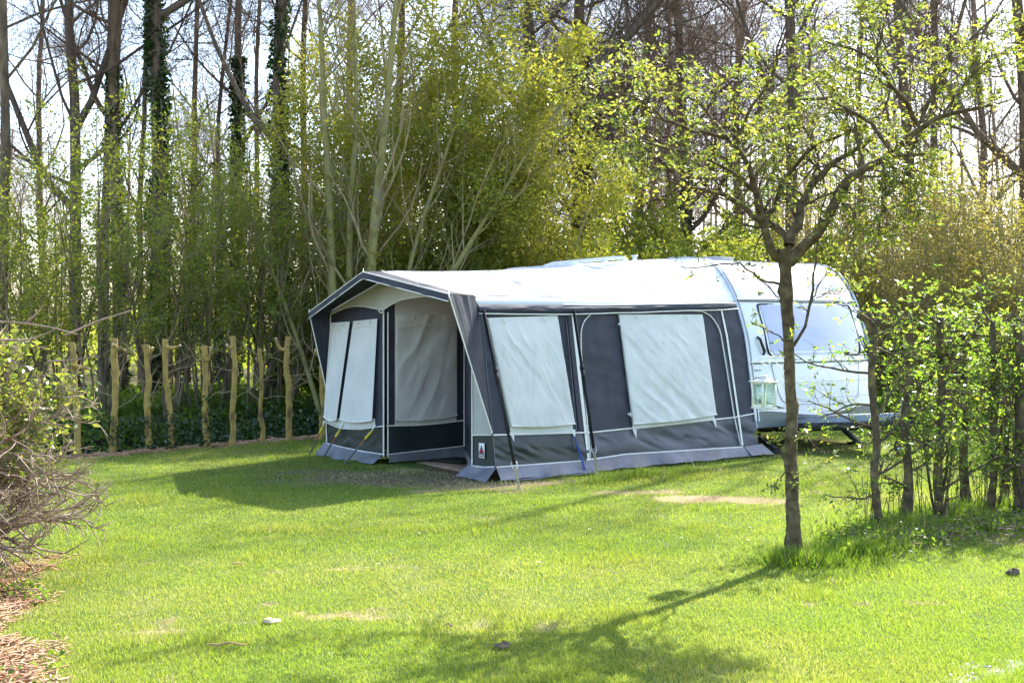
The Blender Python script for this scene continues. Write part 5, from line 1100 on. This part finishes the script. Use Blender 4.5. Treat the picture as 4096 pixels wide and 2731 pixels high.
hs = [hedge_plant(*q[:4], 700 + j, q[4], q[5], None, q[6]) for j, q in enumerate(HP)]
for px_, by, rz, src, lab in [(2215, 1165, 2, 1, 'hedge shrub set back between the ivy green one and the slim trunked one'), (2310, 1150, 4, 3, 'hedge shrub seen behind the slim trunked one at the right'), (2420, 1190, 1, 4, 'hedge shrub whose leafy branches enter the picture from the right edge')]:
    Yd = FP * CZ / (by - 750); copy_thing(hs[src], ((px_ - 1176) / FP * Yd, Yd), rz, (1, 1.02), lab)
for j, z in enumerate((0, 1)):
    pass
# sawn prongs on the first shrub
r_ = hs[0]; H0 = CZ + (750 - 740) / FP * r_.location.y
MB().tube([(-.045, 0, H0 - .10), (-.10, -.02, H0 + .0), (-.17, -.03, H0 + .04)], [.035, .03, .026], 9).tube([(-.04, 0, H0 - .06), (-.05, .02, H0 + .02), (-.08, .02, H0 + .07)], [.03, .026, .022], 9).tube([(-.04, 0, H0 - .08), (.02, 0, H0 + .01), (.05, 0, H0 + .05)], [.03, .026, .02], 9).build('sawn_prongs', M['bark_hedge'], r_, smooth=True)

# ------------------------------------------------------------------ twiggy clipped bush on the left
rg = R0(4321); LBX, LBY = -3.95, 8.35
LB = empty('clipped_bush', (LBX, LBY, 0), 0); tag(LB, 'clipped bush of bare grey brown twigs with bright young leaves at the left edge', 'bush')
nS = 120; S_ = []; tq = np.linspace(0, 1, 10)
for j in range(nS):
    a = rg.uniform(-PI, PI); el = rg.uniform(.0, 1.45); L_ = rg.uniform(.7, 1.1); b0 = np.array([rg.randn() * .14, rg.randn() * .14, rg.uniform(.05, .85)])
    if j % 3 == 0: a = rg.uniform(-1.9, .5)
    d = np.array([math.cos(a) * math.cos(el), math.sin(a) * math.cos(el), math.sin(el) * 1.05]); P = b0[None] + d[None] * (tq[:, None] ** .95) * L_ * 1.08
    P[:, 2] -= .18 * tq ** 2 * math.cos(el); P[1:] += np.cumsum(rg.randn(9, 3) * .022, 0); P[:, 2] = np.clip(P[:, 2], .04 + .05 * rg.rand(), 1.72); S_.append(P)
S_ = np.array(S_); SR = np.linspace(.022, .007, 10)[None].repeat(nS, 0) * rg.uniform(.7, 1.2, (nS, 1))
P1, R1 = grow(S_, SR, 7, .44, (15, 50), 8, rg, .13, .03, .25, 1, .6, .45, .35, .006)
P2, R2 = grow(P1, R1, 4, .24, (15, 50), 6, rg, .14, .03, .15, 1, .65, .5, .3, .0042)
P3, R3 = grow(P2, R2, 1, .11, (25, 60), 4, rg, .17, .0, .3, 1, .7, .5, .3, .002)
for Q in (P1, P2, P3):
    c0 = np.array([0, 0, .82]); d = (Q - c0) / np.array([1.18, 1.18, .92]); m_ = np.linalg.norm(d, axis=2, keepdims=True); lim = 1.0
    Q[:] = np.where(m_ > lim, c0 + (Q - c0) / m_ * (lim + .55 * (m_ - lim)), Q); Q[..., 2] = np.maximum(Q[..., 2], .02)
V, F = join([tubes(S_, SR, 8), tubes(P1, R1, 6)]); obj('branches', V, F, M['twig_grey'], LB)
ex = []
for pts, r0 in [([(-60, 735), (60, 742), (120, 752), (180, 768)], .007), ([(-40, 780), (60, 782), (110, 765), (145, 742)], .005), ([(60, 742), (90, 715), (100, 700)], .005), ([(40, 1215), (90, 1262), (150, 1270), (205, 1237)], .005), ([(110, 830), (150, 828), (232, 818)], .004), ([(150, 770), (230, 735), (305, 712)], .004)]:
    ex.append(trace(pts, LBY - .2, LBY - .3, 10, ident) - np.array([LBX, LBY, 0]))
ex = np.array(ex); V, F = join([tubes(P2, R2, 4), tubes(P3, R3, 3), tubes(ex, np.linspace(.009, .003, 10)[None].repeat(len(ex), 0), 6)]); obj('twigs', V, F, M['twig_grey'], LB)
pts = np.concatenate([along(P2, 3, rg, .2), P3[:, -1]]); d = np.linalg.norm((pts - np.array([.20, .3, 1.2])) / np.array([.90, .95, .70]), axis=1); pts = pts[(d < 1.0) & (rg.rand(len(pts)) < 1.3 - d)]
leafobj('foliage', leaves(pts, .048, rg, .02, .1, .5, 3), M['leaf_apple'], LB)

# ------------------------------------------------------------------ small things on the lawn
def daisy_mesh():
    V = [[0, 0, .001]]; F = []
    n = 14
    for j in range(n):
        a = j * 2 * PI / n; b = .17; V += [[.004 * math.cos(a - b), .004 * math.sin(a - b), 0], [.014 * math.cos(a - b), .014 * math.sin(a - b), .003], [.016 * math.cos(a), .016 * math.sin(a), .003], [.014 * math.cos(a + b), .014 * math.sin(a + b), .003], [.004 * math.cos(a + b), .004 * math.sin(a + b), 0]]; k = 1 + 5 * j; F.append([k, k + 1, k + 2, k + 3]); F.append([k, k + 3, k + 4, 0])
    return mesh('petals', V, np.array(F), M['petal'])
dm = daisy_mesh(); cm_ = MB().tube([(0, 0, 0), (0, 0, .004), (0, 0, .006)], [.005, .005, .002], 8); ym = cm_.build('flower_centre', M['pollen'], None); yme = ym.data; bpy.data.objects.remove(ym)
rg = R0(55)
for j in range(34):
    px_, py_ = (rg.uniform(1840, 1975), 0); py_ = 1066 + (px_ - 1840) * .25 + rg.randn() * 9; Yd = FP * CZ / (py_ - 750); X_ = (px_ - 1176) / FP * Yd
    if j >= 24: X_ = rg.uniform(-2, 3.5); Yd = rg.uniform(8, 13)
    e = empty('daisy', (X_, Yd, float(height(np.float64(X_), np.float64(Yd))) + .035), rg.rand() * 6); e.rotation_euler[0] = rg.randn() * .3; e.scale = (1.0,) * 3
    tag(e, 'small white daisy among those dotted on the lawn in front of the caravan' if j < 24 else 'lone small white daisy out on the open lawn', 'flower', 'daisies in front of the caravan' if j < 24 else 'scattered daisies')
    link('petals', dm, e); link('flower_centre', yme, e); 
    s_ = MB().tube([(0, 0, -.04), (0, 0, 0)], .0012, 4).build('stem', M['leaf_cover'], e)
def lump(name, px_, py_, L_, W_, H_, mat, label, cat, seed, rz=0):
    Yd = FP * CZ / (py_ - 750); X_ = (px_ - 1176) / FP * Yd; bm_v = []; nu, nv = 18, 10
    for j in range(nv + 1):
        for i in range(nu):
            a = i * 2 * PI / nu; p = j * PI / nv; s = 1 + .5 * (float(fbm(math.cos(a) * 1.3 + 5, math.sin(a) * 1.3 + p, seed)) - .5) * 2
            bm_v.append([L_ * math.cos(a) * math.sin(p) * s, W_ * math.sin(a) * math.sin(p) * s, H_ * (1 + math.cos(p)) / 2 * s])
    F = [[j * nu + i, j * nu + (i + 1) % nu, (j + 1) * nu + (i + 1) % nu, (j + 1) * nu + i] for j in range(nv) for i in range(nu)]
    o = obj(name, bm_v, np.array(F), mat); o.location = (X_, Yd, float(height(np.float64(X_), np.float64(Yd)))); o.rotation_euler = (0, 0, rz); tag(o, label, cat); return o
lump('wood_scrap', 622, 1432, .055, .03, .03, M['cut_wood'], 'pale flat piece of wood lying on the lawn beside a dry patch', 'wood scrap', 3, .2)
lump('clod', 2326, 1322, .05, .03, .045, M['bark_dark'], 'dark clod of earth lying on the grass near the right edge', 'clod', 5)
lump('clod', 1153, 1490, .04, .025, .035, M['bark_mid'], 'small dark clod of earth on the lawn at the bottom centre', 'clod', 6)
lump('clod', 1030, 1440, .025, .02, .02, M['bark_mid'], 'tiny brown clod of earth on the lawn, the one nearest the dry patch', 'clod', 7)
def stick(px_, py_, L_, rz, label, seed):
    g = R0(seed); Yd = FP * CZ / (py_ - 750); X_ = (px_ - 1176) / FP * Yd; x = np.linspace(-.5, .5, 7) * L_
    o = MB().tube(np.stack([x, .01 * g.randn(7), .03 + .004 * g.randn(7)], 1), [.002, .005, .006, .006, .005, .005, .002], 6).build('stick', M['chip'], None, smooth=True); o.location = (X_, Yd, 0); o.rotation_euler = (0, 0, rz); tag(o, label, 'stick', 'fallen sticks on the lawn')
stick(545, 1302, .10, .6, 'short reddish stick lying alone on the lawn left of centre', 1); stick(520, 1490, .22, -.1, 'brown stick on a bare patch at the lower left of the lawn', 2); stick(60, 1560, .16, .9, 'pale stick among the weeds at the bottom left', 3)
